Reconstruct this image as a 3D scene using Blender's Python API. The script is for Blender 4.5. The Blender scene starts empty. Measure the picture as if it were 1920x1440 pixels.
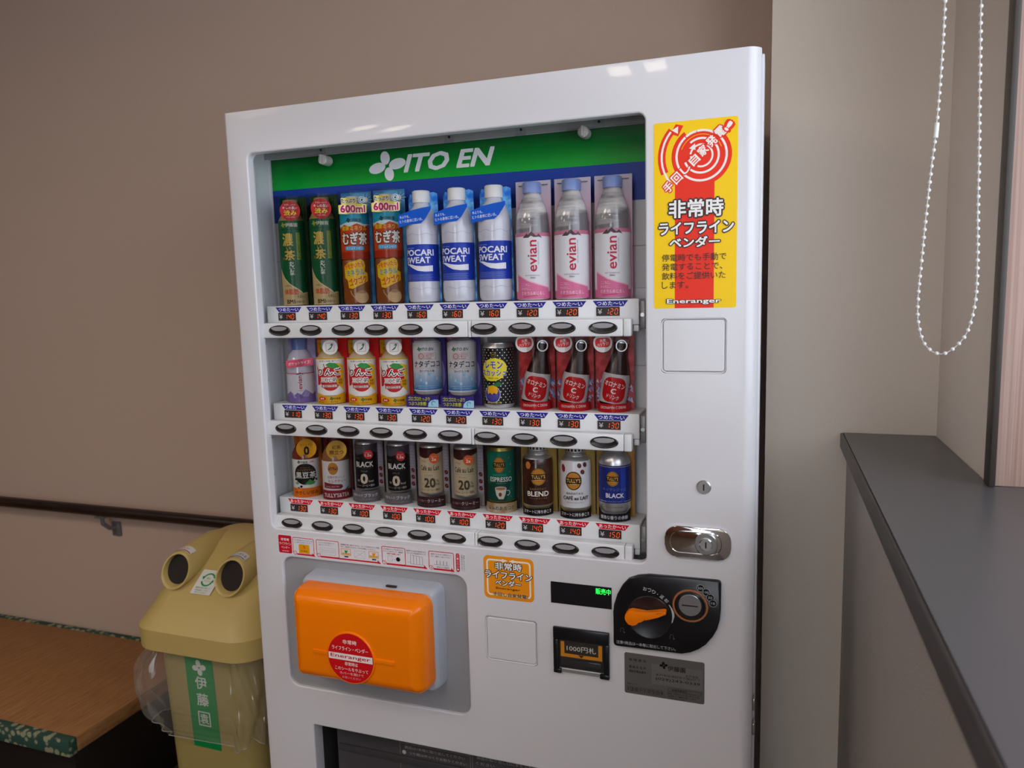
import bpy, bmesh, math, random
from mathutils import Vector, Matrix
from mathutils.geometry import tessellate_polygon
random.seed(7)
PI = math.pi
sc = bpy.context.scene
COL = sc.collection

# ------------------------------------------------------------------ camera, world, lights, exposure
def rgb(h):
    h = h.lstrip('#')
    v = [int(h[i:i + 2], 16) / 255 for i in (0, 2, 4)]
    return [c / 12.92 if c <= .04045 else ((c + .055) / 1.055) ** 2.4 for c in v]

cam_d = bpy.data.cameras.new('camera'); cam = bpy.data.objects.new('camera', cam_d); COL.objects.link(cam)
YAW, PITCH, ROLL = math.radians(-19.4035), math.radians(-7.0661), math.radians(-1.4790)
fw = Vector((math.sin(YAW) * math.cos(PITCH), math.cos(YAW) * math.cos(PITCH), math.sin(PITCH)))
r0 = Vector((math.cos(YAW), -math.sin(YAW), 0)); u0 = r0.cross(fw)
rt = r0 * math.cos(ROLL) + u0 * math.sin(ROLL); up = u0 * math.cos(ROLL) - r0 * math.sin(ROLL)
cam.matrix_world = Matrix(((rt.x, up.x, -fw.x, 1.0198), (rt.y, up.y, -fw.y, -1.2331), (rt.z, up.z, -fw.z, 1.4680), (0, 0, 0, 1)))
cam_d.sensor_width = 36; cam_d.lens = 1383.92 / 1920 * 36; cam_d.clip_start = .02
cam_d.dof.use_dof = True; cam_d.dof.focus_distance = 1.36; cam_d.dof.aperture_fstop = 5.0
sc.camera = cam
sc.view_settings.view_transform = 'Standard'; sc.view_settings.look = 'None'
sc.view_settings.gamma = 1; sc.view_settings.use_curve_mapping = False
sc.view_settings.exposure = 0.0

w = bpy.data.worlds.new('sky'); sc.world = w; w.use_nodes = True
bg = w.node_tree.nodes['Background']; bg.inputs[0].default_value = (.80, .88, 1, 1); bg.inputs[1].default_value = 2.7

def area(name, loc, rot, sx, sy, e, col):
    d = bpy.data.lights.new(name, 'AREA'); d.shape = 'RECTANGLE'; d.size = sx; d.size_y = sy
    d.energy = e; d.color = col
    o = bpy.data.objects.new(name, d); COL.objects.link(o); o.location = loc; o.rotation_euler = rot
    return o
# daylight through the right window and an added fill lamp behind the camera
area('window_daylight', (1.66, -1.35, 1.85), (0, PI / 2, 0), 1.25, 2.5, 11.5, (.86, .93, 1))
area('rear_fill', (.85, -4.42, 1.55), (PI / 2, 0, 0), .9, 1.8, 12, (.90, .94, 1))
# added warm fill lamps under the ceiling, without fixtures
for px_, py_, pe_ in ((-2.5, -1.7, 8), (-.9, -1.7, 13), (.2, -2.1, 8)):
    area('ceiling_fill', (px_, py_, 2.60), (0, 0, 0), .9, .5, pe_, (1, .85, .73))

# ------------------------------------------------------------------ materials
MATS = {}
def M(name, col='#808080', rough=.5, metal=0, spec=.5, emit=0, coat=0, bump=None, alpha=1, trans=0):
    if name in MATS: return MATS[name]
    m = bpy.data.materials.new(name); m.use_nodes = True
    nt = m.node_tree; b = nt.nodes['Principled BSDF']
    c = rgb(col) if isinstance(col, str) else col
    b.inputs['Base Color'].default_value = (*c, 1)
    b.inputs['Roughness'].default_value = rough; b.inputs['Metallic'].default_value = metal
    b.inputs['Specular IOR Level'].default_value = spec; b.inputs['Coat Weight'].default_value = coat
    b.inputs['Alpha'].default_value = alpha; b.inputs['Transmission Weight'].default_value = trans
    if emit:
        b.inputs['Emission Color'].default_value = (*c, 1); b.inputs['Emission Strength'].default_value = emit
    if bump:
        tc = nt.nodes.new('ShaderNodeTexCoord'); n = nt.nodes.new('ShaderNodeTexNoise'); bp = nt.nodes.new('ShaderNodeBump')
        mp = nt.nodes.new('ShaderNodeMapping'); mp.inputs['Scale'].default_value = bump[2] if len(bump) > 2 else (1, 1, 1)
        n.inputs['Scale'].default_value = bump[0]; n.inputs['Detail'].default_value = 3
        bp.inputs['Strength'].default_value = bump[1]; bp.inputs['Distance'].default_value = .002
        nt.links.new(tc.outputs['Object'], mp.inputs[0]); nt.links.new(mp.outputs[0], n.inputs['Vector'])
        nt.links.new(n.outputs['Fac'], bp.inputs['Height']); nt.links.new(bp.outputs[0], b.inputs['Normal'])
    MATS[name] = m
    return m

def vary(m, scale, c1, c2, stretch=(1, 1, 1), lo=.35, hi=.65, detail=4):
    """two-tone noise in the base colour"""
    nt = m.node_tree; b = nt.nodes['Principled BSDF']
    tc = nt.nodes.new('ShaderNodeTexCoord'); mp = nt.nodes.new('ShaderNodeMapping'); n = nt.nodes.new('ShaderNodeTexNoise')
    r = nt.nodes.new('ShaderNodeValToRGB'); mp.inputs['Scale'].default_value = stretch
    n.inputs['Scale'].default_value = scale; n.inputs['Detail'].default_value = detail
    r.color_ramp.elements[0].position = lo; r.color_ramp.elements[1].position = hi
    r.color_ramp.elements[0].color = (*rgb(c1), 1); r.color_ramp.elements[1].color = (*rgb(c2), 1)
    nt.links.new(tc.outputs['Object'], mp.inputs[0]); nt.links.new(mp.outputs[0], n.inputs['Vector'])
    nt.links.new(n.outputs['Fac'], r.inputs[0]); nt.links.new(r.outputs[0], b.inputs['Base Color'])
    return m

def clear(name, tint=(1, 1, 1), body=0.0, rough=.03, refl=.06, bodycol='#cfcfd4', edge=1.0):
    """thin clear plastic or glass: transparency, a fresnel reflection and some milky body"""
    if name in MATS: return MATS[name]
    m = bpy.data.materials.new(name); m.use_nodes = True; nt = m.node_tree; nt.nodes.clear()
    o = nt.nodes.new('ShaderNodeOutputMaterial'); t = nt.nodes.new('ShaderNodeBsdfTransparent'); g = nt.nodes.new('ShaderNodeBsdfGlossy')
    d = nt.nodes.new('ShaderNodeBsdfDiffuse'); m1 = nt.nodes.new('ShaderNodeMixShader'); m2 = nt.nodes.new('ShaderNodeMixShader')
    lw = nt.nodes.new('ShaderNodeLayerWeight'); lw.inputs[0].default_value = .5
    f = nt.nodes.new('ShaderNodeMath'); f.operation = 'POWER'; f.inputs[1].default_value = 4.0; nt.links.new(lw.outputs['Facing'], f.inputs[0])
    mu = nt.nodes.new('ShaderNodeMath'); mu.operation = 'MULTIPLY_ADD'; mu.inputs[1].default_value = .6 * edge; mu.inputs[2].default_value = refl * .5
    t.inputs[0].default_value = (*tint, 1); g.inputs['Roughness'].default_value = rough; d.inputs[0].default_value = (*rgb(bodycol), 1)
    m1.inputs[0].default_value = body
    nt.links.new(t.outputs[0], m1.inputs[1]); nt.links.new(d.outputs[0], m1.inputs[2])
    nt.links.new(f.outputs[0], mu.inputs[0]); nt.links.new(mu.outputs[0], m2.inputs[0])
    nt.links.new(m1.outputs[0], m2.inputs[1]); nt.links.new(g.outputs[0], m2.inputs[2]); nt.links.new(m2.outputs[0], o.inputs[0])
    MATS[name] = m
    return m

white_steel = M('white_enamel', (.71, .69, .718), .30, bump=(260, .03), coat=.15)
white_plastic = M('white_plastic', (.74, .74, .75), .32)
inner_white = M('inner_white', (.74, .74, .77), .5)
grey_plastic = M('grey_plastic', (.33, .325, .34), .45)
housing_grey = M('housing_grey', (.45, .47, .53), .45)
orange_gloss = M('orange_plastic', '#ff8000', .25, spec=.3, coat=.15)
black_plastic = M('black_plastic', (.006, .006, .008), .28)
dark_plastic = M('dark_plastic', (.02, .02, .024), .4)
chrome = M('chrome', (.80, .80, .82), .07, 1)
steel = M('brushed_steel', (.55, .54, .53), .28, 1, bump=(90, .1, (20, 1, 1)))
silver = M('silver_can', (.62, .62, .64), .30, .85)
wallpaper = M('wallpaper', (.52, .385, .305), .85, spec=.2, bump=(420, .35))
wallpaper_lit = M('lit_wallpaper', (.74, .65, .56), .85, spec=.2, bump=(420, .35))  # wallpaper raised in tone, window light on the pillar put into the colour
counter_m = M('grey_counter_laminate', (.098, .094, .100), .30, spec=.45, bump=(500, .05))

def PM(h, rough=.34):
    return M('ink_' + h.lstrip('#') + ('' if rough == .34 else '_%d' % int(rough * 100)), h, rough, spec=.22)

# ------------------------------------------------------------------ mesh helpers
def link(name, me, parent=None, mats=(), smooth=None):
    o = bpy.data.objects.new(name, me); COL.objects.link(o)
    for m in mats: me.materials.append(m)
    if parent: o.parent = parent
    if smooth is not None:
        for p in me.polygons: p.use_smooth = True
        if smooth:
            me.set_sharp_from_angle(angle=math.radians(smooth))
    return o

def from_bm(name, bm, mat, parent=None, smooth=40):
    me = bpy.data.meshes.new(name); bmesh.ops.recalc_face_normals(bm, faces=bm.faces)
    bm.to_mesh(me); bm.free()
    return link(name, me, parent, [mat] if not isinstance(mat, (list, tuple)) else mat, smooth)

def thing(name, label, cat, loc=(0, 0, 0), group=None):
    o = bpy.data.objects.new(name, None); COL.objects.link(o); o.location = loc; o.empty_display_size = .05
    o['label'] = label; o['category'] = cat
    if group: o['group'] = group
    return o

def bm_box(bm, x0, x1, y0, y1, z0, z1, bev=0, seg=2):
    r = bmesh.ops.create_cube(bm, size=1)
    for v in r['verts']:
        v.co = Vector(((x0 + x1) / 2 + v.co.x * (x1 - x0), (y0 + y1) / 2 + v.co.y * (y1 - y0), (z0 + z1) / 2 + v.co.z * (z1 - z0)))
    if bev:
        es = {e for v in r['verts'] for e in v.link_edges}
        bmesh.ops.bevel(bm, geom=list(es), offset=bev, segments=seg, profile=.5, affect='EDGES')
    return bm

def box(name, x0, x1, y0, y1, z0, z1, mat, parent=None, bev=0, seg=2):
    bm = bmesh.new(); bm_box(bm, x0, x1, y0, y1, z0, z1, bev, seg)
    return from_bm(name, bm, mat, parent)

def lathe(name, prof, mat, parent, seg=28, loc=(0, 0, 0), wob=None, sy=1):
    bm = bmesh.new(); rings = []
    for (r, z) in prof:
        ring = []
        for i in range(seg):
            a = 2 * PI * i / seg
            rr = r * (wob(a, z) if wob else 1)
            ring.append(bm.verts.new((loc[0] + rr * math.sin(a), loc[1] - rr * math.cos(a) * sy, loc[2] + z)))
        rings.append(ring)
    for a, b in zip(rings, rings[1:]):
        for i in range(seg):
            j = (i + 1) % seg
            bm.faces.new((a[i], a[j], b[j], b[i]))
    bm.faces.new(rings[0]); bm.faces.new(rings[-1])
    return from_bm(name, bm, mat, parent, 50)

def cyl_y(name, cx, cz, r, y0, y1, mat, parent, seg=32, bev=0, rx=None):
    """disc-like solid facing -y between y0 (front) and y1"""
    rx = rx or r
    prof = [(1, y1), (1, y0 + bev), (1 - bev / r, y0)] if bev else [(1, y1), (1, y0)]
    bm = bmesh.new(); rings = []
    for k, y in prof:
        rings.append([bm.verts.new((cx + rx * k * math.cos(2 * PI * i / seg), y, cz + r * k * math.sin(2 * PI * i / seg))) for i in range(seg)])
    for a, b in zip(rings, rings[1:]):
        for i in range(seg):
            bm.faces.new((a[i], a[(i + 1) % seg], b[(i + 1) % seg], b[i]))
    bm.faces.new(rings[0]); bm.faces.new(rings[-1])
    return from_bm(name, bm, mat, parent, 35)

def rrect(x0, x1, z0, z1, r, n=6):
    r = max(1e-5, min(r, (x1 - x0) / 2 - 1e-6, (z1 - z0) / 2 - 1e-6)); pts = []
    for cx, cz, a0 in ((x1 - r, z0 + r, -PI / 2), (x1 - r, z1 - r, 0), (x0 + r, z1 - r, PI / 2), (x0 + r, z0 + r, PI)):
        for i in range(n + 1):
            a = a0 + PI / 2 * i / n; pts.append((cx + r * math.cos(a), cz + r * math.sin(a)))
    return pts

def frame_sweep(name, x0, x1, z0, z1, r, prof, mat, parent, cap=None):
    """loft of rounded rectangles; prof = [(inset, y)...]; cap closes the last ring"""
    bm = bmesh.new(); rings = []
    for ins, y in prof:
        rings.append([bm.verts.new((a, y, b)) for a, b in rrect(x0 + ins, x1 - ins, z0 + ins, z1 - ins, max(r - ins, .0005))])
    for a, b in zip(rings, rings[1:]):
        n = len(a)
        for i in range(n): bm.faces.new((a[i], a[(i + 1) % n], b[(i + 1) % n], b[i]))
    if cap: bm.faces.new(rings[-1])
    return from_bm(name, bm, mat, parent, 45)

def prism(name, pts, y0, y1, mat, parent, bev=0):
    """outline in x,z pushed from y1 (back) to y0 (front)"""
    bm = bmesh.new()
    f = [bm.verts.new((a, y0, b)) for a, b in pts]; k = [bm.verts.new((a, y1, b)) for a, b in pts]
    face = bm.faces.new(f); bm.faces.new(k)
    n = len(pts)
    for i in range(n): bm.faces.new((f[i], f[(i + 1) % n], k[(i + 1) % n], k[i]))
    if bev: bmesh.ops.bevel(bm, geom=list(face.edges), offset=bev, segments=2, profile=.5, affect='EDGES')
    return from_bm(name, bm, mat, parent, 35)

def tube(name, pts, r, mat, parent, seg=12, cap=True):
    bm = bmesh.new(); rings = []; P = [Vector(p) for p in pts]
    for i, p in enumerate(P):
        t = (P[min(i + 1, len(P) - 1)] - P[max(i - 1, 0)]).normalized()
        a = t.orthogonal().normalized() if i == 0 else (a - t * a.dot(t)).normalized()
        b = t.cross(a); rr = r[i] if isinstance(r, (list, tuple)) else r
        rings.append([bm.verts.new(p + a * rr * math.cos(2 * PI * k / seg) + b * rr * math.sin(2 * PI * k / seg)) for k in range(seg)])
    for a_, b_ in zip(rings, rings[1:]):
        for k in range(seg): bm.faces.new((a_[k], a_[(k + 1) % seg], b_[(k + 1) % seg], b_[k]))
    if cap: bm.faces.new(rings[0]); bm.faces.new(rings[-1])
    return from_bm(name, bm, mat, parent, 60)

# ------------------------------------------------------------------ flat print (lettering, logos, label art), drawn in millimetres
TC = {}
def raw_text(s, bold, shear):
    k = (s, bold, shear)
    if k in TC: return TC[k]
    c = bpy.data.curves.new('t', 'FONT'); c.body = s; c.resolution_u = 2; c.offset = bold; c.shear = shear
    o = bpy.data.objects.new('t', c); me = bpy.data.meshes.new_from_object(o)
    v = [(p.co.x, p.co.y) for p in me.vertices]; f = [tuple(p.vertices) for p in me.polygons]
    bpy.data.objects.remove(o); bpy.data.curves.remove(c); bpy.data.meshes.remove(me)
    TC[k] = (v, f)
    return v, f

class G:
    def __init__(s): s.sh = []; s.L = 0
    def _add(s, v, f, c, txt=False):
        s.L += 1; s.sh.append((v, f, c, s.L, txt)); return s
    def poly(s, pts, c, holes=()):
        loops = [[Vector((a, b, 0)) for a, b in q] for q in (pts, *holes)]
        v = [(p.x, p.y) for q in loops for p in q]
        return s._add(v, [tuple(t) for t in tessellate_polygon(loops)], c)
    def rect(s, x0, z0, x1, z1, c, r=0):
        return s.poly(rrect(x0, x1, z0, z1, r, 4) if r else [(x0, z0), (x1, z0), (x1, z1), (x0, z1)], c)
    def ell(s, cx, cz, rx, rz, c, rot=0, n=28):
        q = []
        for i in range(n):
            a = 2 * PI * i / n; x, z = rx * math.cos(a), rz * math.sin(a); ro = math.radians(rot)
            q.append((cx + x * math.cos(ro) - z * math.sin(ro), cz + x * math.sin(ro) + z * math.cos(ro)))
        return s.poly(q, c)
    def frame(s, x0, z0, x1, z1, t, c, r=.5):
        return s.poly(rrect(x0, x1, z0, z1, r, 4), c, [rrect(x0 + t, x1 - t, z0 + t, z1 - t, max(r - t, .05), 4)])
    def arc(s, cx, cz, r, t, c, a0=0, a1=360, ex=1):
        n = max(6, int(abs(a1 - a0) / 8)); A = [math.radians(a0 + (a1 - a0) * i / n) for i in range(n + 1)]
        o = [(cx + (r + t / 2) * ex * math.cos(a), cz + (r + t / 2) * math.sin(a)) for a in A]
        i_ = [(cx + (r - t / 2) * ex * math.cos(a), cz + (r - t / 2) * math.sin(a)) for a in A]
        v = o + i_; m = n + 1
        return s._add(v, [(i, i + 1, m + i + 1, m + i) for i in range(n)], c)
    def line(s, pts, t, c):
        for (a, b), (d, e) in zip(pts, pts[1:]):
            l = math.hypot(d - a, e - b) or 1; nx, nz = -(e - b) / l * t / 2, (d - a) / l * t / 2
            s._add([(a + nx, b + nz), (d + nx, e + nz), (d - nx, e - nz), (a - nx, b - nz)], [(0, 1, 2, 3)], c)
        return s
    def T(s, t, cx, cz, w, h, c, b=0, sh=0, rot=0, o=None, o2=None):
        v, f = raw_text(t, 0, sh)
        if not v: return s
        xs = [p[0] for p in v]; zs = [p[1] for p in v]; mx, mz = (min(xs) + max(xs)) / 2, (min(zs) + max(zs)) / 2
        W, H = max(xs) - min(xs), max(zs) - min(zs)
        kx = w / W if w else None; kz = h / H if h else None
        kx = kx or kz; kz = kz or kx; ca, sa = math.cos(math.radians(rot)), math.sin(math.radians(rot))
        def place(vv): return [(cx + (p[0] - mx) * kx * ca - (p[1] - mz) * kz * sa, cz + (p[0] - mx) * kx * sa + (p[1] - mz) * kz * ca) for p in vv]
        def thick(rad, k, col):
            for i in range(k):      # each copy sits a hair above the last, like built-up ink
                a = 2 * PI * (i + .5) / k; s.L += .35
                s.sh.append((place([(p[0] + rad * math.cos(a), p[1] + rad * math.sin(a)) for p in v]), f, col, s.L, True))
            s.L += .3
        if o: thick(o[1], 10 if kz * H > 9 else 6, o[0])
        if b: thick(b * .9, (4 if kz * H > 7 else 2), c)
        else: s._add(place(v), f, c, True)
        return s
    def VT(s, t, cx, zt, w, h, c, gap=.5, **k):
        for i, ch in enumerate(t): s.T(ch, cx, zt - h / 2 - i * (h + gap), w, h, c, **k)
        return s
    def clover(s, cx, cz, r, c, rot=12, ex=1):
        for i in range(4):
            a = math.radians(rot + 90 * i); d = r * .56
            s.ell(cx + d * math.cos(a) * ex, cz + d * math.sin(a), r * .46 * (ex if i % 2 == 0 else 1), r * .36, c, rot=rot + 90 * i, n=18)
        return s
    def build(s, name, parent, mp, curved=0, eps=.00007, rough=.34):
        cols = []; V = []; F = []; Mi = []; eps = min(eps, .0014 / max(1, s.L))
        bm = bmesh.new(); xs = []
        for v, f, c, L, txt in s.sh:
            if c not in cols: cols.append(c)
            ci = cols.index(c)
            if curved:
                bv = [bm.verts.new((a, b, L)) for a, b in v]; xs += [a for a, b in v]
                for q in f:
                    try: bm.faces.new([bv[i] for i in q]).material_index = ci
                    except ValueError: pass
            else:
                n = len(V); V += [(a, b, L) for a, b in v]; F += [tuple(n + i for i in q) for q in f]; Mi += [ci] * len(f)
        if curved and xs:
            x = math.floor(min(xs) / curved) * curved + curved
            while x < max(xs):
                bmesh.ops.bisect_plane(bm, geom=bm.verts[:] + bm.edges[:] + bm.faces[:], plane_co=(x, 0, 0), plane_no=(1, 0, 0), dist=1e-4); x += curved
            bm.verts.index_update(); n = len(V)
            V += [tuple(v.co) for v in bm.verts]
            for q in bm.faces: F.append(tuple(n + v.index for v in q.verts)); Mi.append(q.material_index)
        bm.free()
        me = bpy.data.meshes.new(name)
        me.from_pydata([mp(a * .001, b * .001, (L + 1) * eps + (.0001 if curved else 0)) for a, b, L in V], [], F)
        me.polygons.foreach_set('material_index', Mi)
        return link(name, me, parent, [c if not isinstance(c, str) else PM(c, rough) for c in cols])

def flat(y):            # print on a surface facing -y
    return lambda a, b, e: (a, y - e, b)
def wrap(R, x0=0, y0=0):  # print round a cylinder of radius R
    return lambda a, b, e: (x0 + (R + e) * math.sin(a / R), y0 - (R + e) * math.cos(a / R), b)
def wrapf(fr, x0=0):
    def m(a, b, e):
        R = fr(b); return (x0 + (R + e) * math.sin(a / R), -(R + e) * math.cos(a / R), b)
    return m

# ================================================================== THE ROOM
def structure(o): o['kind'] = 'structure'; return o
YW, XL, YR, ZC = .64, -4.2, -4.5, 2.62
floor_m = vary(M('vinyl_floor', '#4a3d33', .5), 6, '#40352c', '#56473a')
ceil_m = M('ceiling_board', (.62, .60, .57), .9, bump=(120, .4))
structure(box('floor', XL - .1, 2.6, YR - .1, YW + .1, -.1, 0, floor_m))
structure(box('ceiling', XL - .1, 2.6, YR - .1, YW + .1, ZC, ZC + .1, ceil_m))
structure(box('wall_back', XL - .1, 1.012, YW, YW + .1, 0, ZC, wallpaper))
structure(box('wall_pillar', 1.0125, 1.42, .40, YW + .1, 0, ZC, wallpaper_lit))
wood_wall = vary(M('wood_panelling', '#6a4028', .55), 5, '#583420', '#7a4c30', (3, 3, .3))
structure(box('wall_left', XL - .1, XL, YR, YW, 0, ZC, wood_wall))
def wall_with_hole(name, a0, a1, z1, h0, h1, hz0, hz1, mk, mat):
    o = mk(name, a0, h0, 0, z1)
    for q in ((h1, a1, 0, z1), (h0, h1, 0, hz0), (h0, h1, hz1, z1)):
        if q[1] - q[0] > .001 and q[3] - q[2] > .001:
            c = mk(name, *q); me = bmesh.new(); me.from_mesh(o.data); me.from_mesh(c.data); me.to_mesh(o.data); me.free(); bpy.data.objects.remove(c)
    return structure(o)
wall_with_hole('wall_rear', XL, 2.6, ZC, 0.30, 1.30, .45, 2.45, lambda n, a, b, c, d: box(n, a, b, YR - .1, YR, c, d, wood_wall), wood_wall)
# right wall: solid beside the pillar, then the window above the counter
wall_with_hole('wall_right', YR, .3999, ZC, -2.75, .0302, 1.130, 2.42, lambda n, a, b, c, d: box(n, 1.333, 1.45, a, b, c, d, wallpaper_lit), wallpaper_lit)
# low wall carrying the counter
low = structure(box('wall_counter', 1.172, 1.3325, -4.4, .3995, 0, 1.1345, M('shaded_wallpaper', (.43, .40, .375), .85, spec=.2, bump=(300, .7))))  # same wallpaper in a darker copy, shade put into the colour
# window in the right wall
alu = M('bronze_aluminium', (.07, .06, .055), .4, .3)
wn = bpy.data.objects.new('window_1', None); COL.objects.link(wn); wn['kind'] = 'structure'
for a in ((-2.72, -2.67), (-1.39, -1.33), (-.06, -.01)): box('window_post', 1.50, 1.545, a[0], a[1], 1.166, 2.42, alu, wn)
for z in (1.1665, 2.38): box('window_rail', 1.50, 1.545, -2.67, -.06, z, z + .035, alu, wn)
for a in ((-2.67, -1.39), (-1.33, -.06)): box('window_pane', 1.518, 1.524, a[0], a[1], 1.2, 2.38, clear('window_glass', refl=.05), wn)
w2 = bpy.data.objects.new('fill_window', None); COL.objects.link(w2); w2['kind'] = 'structure'  # unseen rear window, added to go with the fill lamp
for a in (.30, 1.25): box('window_post', a, a + .05, YR - .08, YR - .03, .45, 2.45, alu, w2)
for z in (.45, 2.41): box('window_rail', .35, 1.25, YR - .08, YR - .03, z, z + .04, alu, w2)
for a in (.35,): box('window_pane', a, a + .9, YR - .06, YR - .054, .49, 2.41, MATS['window_glass'], w2)
# pink wood-grain jamb lining of the window with a dark metal edge
jm = vary(M('pink_wood_laminate', '#a88a7c', .5, spec=.15), 24, '#ab8c80', '#bfa297', (14, 14, .10), .38, .62)
structure(box('trim_1', 1.3355, 1.62, .0085, .03, 1.1655, 2.42, jm))
structure(box('trim_2', 1.3275, 1.3355, -.001, .03, 1.1655, 2.42, M('dark_trim', '#3f3832', .45), bev=.001))
structure(box('baseboard_back', XL, 1.005, YW - .008, YW - .0005, 0, .07, M('dark_baseboard', '#2c2420', .5)))

# counter: a continuous worktop
ct = thing('window_counter', 'long dark grey laminate counter along the right wall under the window', 'counter', (1.164, .398, 1.165))
bm = bmesh.new(); oc = [(0, .001), (0, -4.75), (.385, -4.75), (.385, -.3905), (.1675, -.3905), (.1675, .001)]
tv = [bm.verts.new((a, b, 0)) for a, b in oc]; bv = [bm.verts.new((a, b, -.030)) for a, b in oc]
bm.faces.new(tv); bm.faces.new(bv)
for i in range(6): bm.faces.new((tv[i], tv[(i + 1) % 6], bv[(i + 1) % 6], bv[i]))
from_bm('worktop', bm, counter_m, ct)
box('front_edge', -.0055, -.0002, -4.75, .0005, -.031, -.0005, M('dark_edge_band', '#2b2626', .35), ct, .0015)

# ceiling fixtures whose glints show on the machine
for i, (x, y) in enumerate(((-1.98, -3.15), (-1.68, -3.35), (.24, -2.82), (.51, -2.82))):
    t = thing('ceiling_light', ('square white ceiling downlight %s' % ('farthest left over the hall', 'second from the left over the hall', 'third from the left over the hall', 'nearest the window wall')[i]), 'ceiling light', (x, y, ZC - .001), 'ceiling downlights behind the viewer')
    frame_sweep('trim_ring', -.1, .1, -.1, .1, .01, [(0, 0), (0, .006), (.015, .006), (.02, 0)], white_plastic, t).rotation_euler = (PI / 2, 0, 0)
    box('diffuser', -.078, .078, -.078, .078, -.004, -.0005, M('warm_lamp', (1, .86, .68), .5, emit=42), t)

# ================================================================== THE VENDING MACHINE
vm = thing('vending_machine', 'tall white drinks vending machine with green and blue banner against the beige wall', 'vending machine')
H = 1.83
def front_plate():
    bm = bmesh.new()
    out = [(0.002, .05), (1.003, .05), (1.003, H), (.002, H)]
    holes = [rrect(.0465, .8263, .993, 1.753, .016), rrect(.067, .4858, .6517, .940, .026), rrect(.1182, .6712, .30, .5752, .006),
             rrect(.849, .9532, 1.3286, 1.4194, .0075), rrect(.5195, .6224, .7775, .8656, .0075)]
    loops = [[Vector((a, b, 0)) for a, b in q] for q in (out, *holes)]
    tri = tessellate_polygon(loops)
    vs = [bm.verts.new((p.x, 0, p.y)) for q in loops for p in q]
    for t in tri: bm.faces.new([vs[i] for i in t])
    for x in (.9795, .9815, .984, .987, .990, .993, .996, .999, .0045, .007):
        bmesh.ops.bisect_plane(bm, geom=bm.verts[:] + bm.edges[:] + bm.faces[:], plane_co=(x, 0, 0), plane_no=(1, 0, 0), dist=1e-6)
    R = .0155
    for v in bm.verts:
        x = v.co.x
        if x > .979: a = (x - .979) / R; v.co.x = .979 + R * math.sin(a) + .0055 * (a / 1.55) ** 2; v.co.y = R * (1 - math.cos(a))
        if x < .008: a = (.008 - x) / .0045; v.co.x = .008 - .0065 * math.sin(a) - .0015 * (a / 1.33); v.co.y = .0055 * (1 - math.cos(a))
    return from_bm('door_front', bm, white_steel, vm, 60)
front_plate()
def lip(name, x0, x1, z0, z1, r, depth=.02, mat=None, e=.003):
    n = 4; prof = [(e * math.sin(PI / 2 * i / n), e * (1 - math.cos(PI / 2 * i / n))) for i in range(n + 1)] + [(e, depth)]
    return frame_sweep(name, x0 - e, x1 + e, z0 - e, z1 + e, r + e, prof, mat or white_steel, vm)
lip('display_frame', .0495, .8233, .996, 1.750, .013, .018)
lip('crank_recess_frame', .070, .4828, .6547, .937, .023, .008)
lip('outlet_frame', .1212, .6682, .303, .5722, .003, .03)
# door edges and cabinet
bm = bmesh.new()
bm_box(bm, .0, .010, .0055, .046, .05, H - .0005); bm_box(bm, .9905, 1.0, .0155, .046, .05, H - .0005)
bm_box(bm, .010, .9905, .005, .046, H - .004, H - .0002); bm_box(bm, .010, .9905, .001, .046, .05, .06)
from_bm('door_edge', bm, white_steel, vm)
box('cabinet', -.003, .990, .1165, .60, .04, 1.83, white_steel, vm, .003)
for x in (.06, .94):
    for y in (.12, .52): lathe('foot', [(.022, 0), (.022, .012), (.012, .014), (.012, .041)], dark_plastic, vm, 16, (x, y, 0))
bm = bmesh.new()
bm_box(bm, -.003, .012, .0465, .116, .04, 1.8305); bm_box(bm, .985, 1.0040, .0465, .116, .04, 1.8305, .002)
bm_box(bm, .012, .985, .0465, .116, 1.815, 1.8305); bm_box(bm, .012, .985, .0465, .116, .04, .06)
from_bm('cabinet_rim', bm, white_steel, vm)
# side hinges / lugs low on the right edge
for z in (.745, .700): box('side_lug', 1.0002, 1.0052, .018, .034, z, z + .022, steel, vm, .002)
# display box
bx = bmesh.new()
bm_box(bx, .012, .0195, .0185, .1145, .965, 1.80); bm_box(bx, .835, .842, .0185, .1145, .965, 1.80)
bm_box(bx, .0195, .835, .0185, .1145, 1.795, 1.80); bm_box(bx, .0195, .835, .0185, .1145, .965, .975)
bm_box(bx, .0195, .835, .1065, .1145, .975, 1.795)
from_bm('display_interior', bx, inner_white, vm)
# white slotted post at the left of the display
for z0, z1 in ((1.003, 1.098), (1.102, 1.178), (1.182, 1.298), (1.302, 1.375), (1.379, 1.735)):
    box('side_post', .0200, .0345, .030, .0455, z0, z1, white_plastic, vm, .003)
# right bracket ends of the shelves, top strip brackets and latches
for x in (.1577, .4398, .5828, .7276):
    b_ = box('ceiling_bracket', x - .010, x + .010, .0905, .0912, 1.752, 1.775, M('bracket_grey', (.30, .30, .31), .5), vm)
    cyl_y('screw', x + .001, 1.762, .0025, .0893, .0904, black_plastic, b_, 12)
box('top_strip', .0205, .834, .0915, .094, 1.7545, 1.7945, M('strip_grey', (.36, .355, .35), .6), vm)
for x, z in ((.1752, 1.739), (.7048, 1.7434)):
    k = cyl_y('latch_knob', x, z, .0098, .066, .090, M('ivory_plastic', (.62, .58, .54), .4), vm, 20, .002)
    box('knob_grip', x - .0022, x + .0022, .058, .0665, z - .009, z + .009, MATS['ivory_plastic'], k, .0015)
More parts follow.
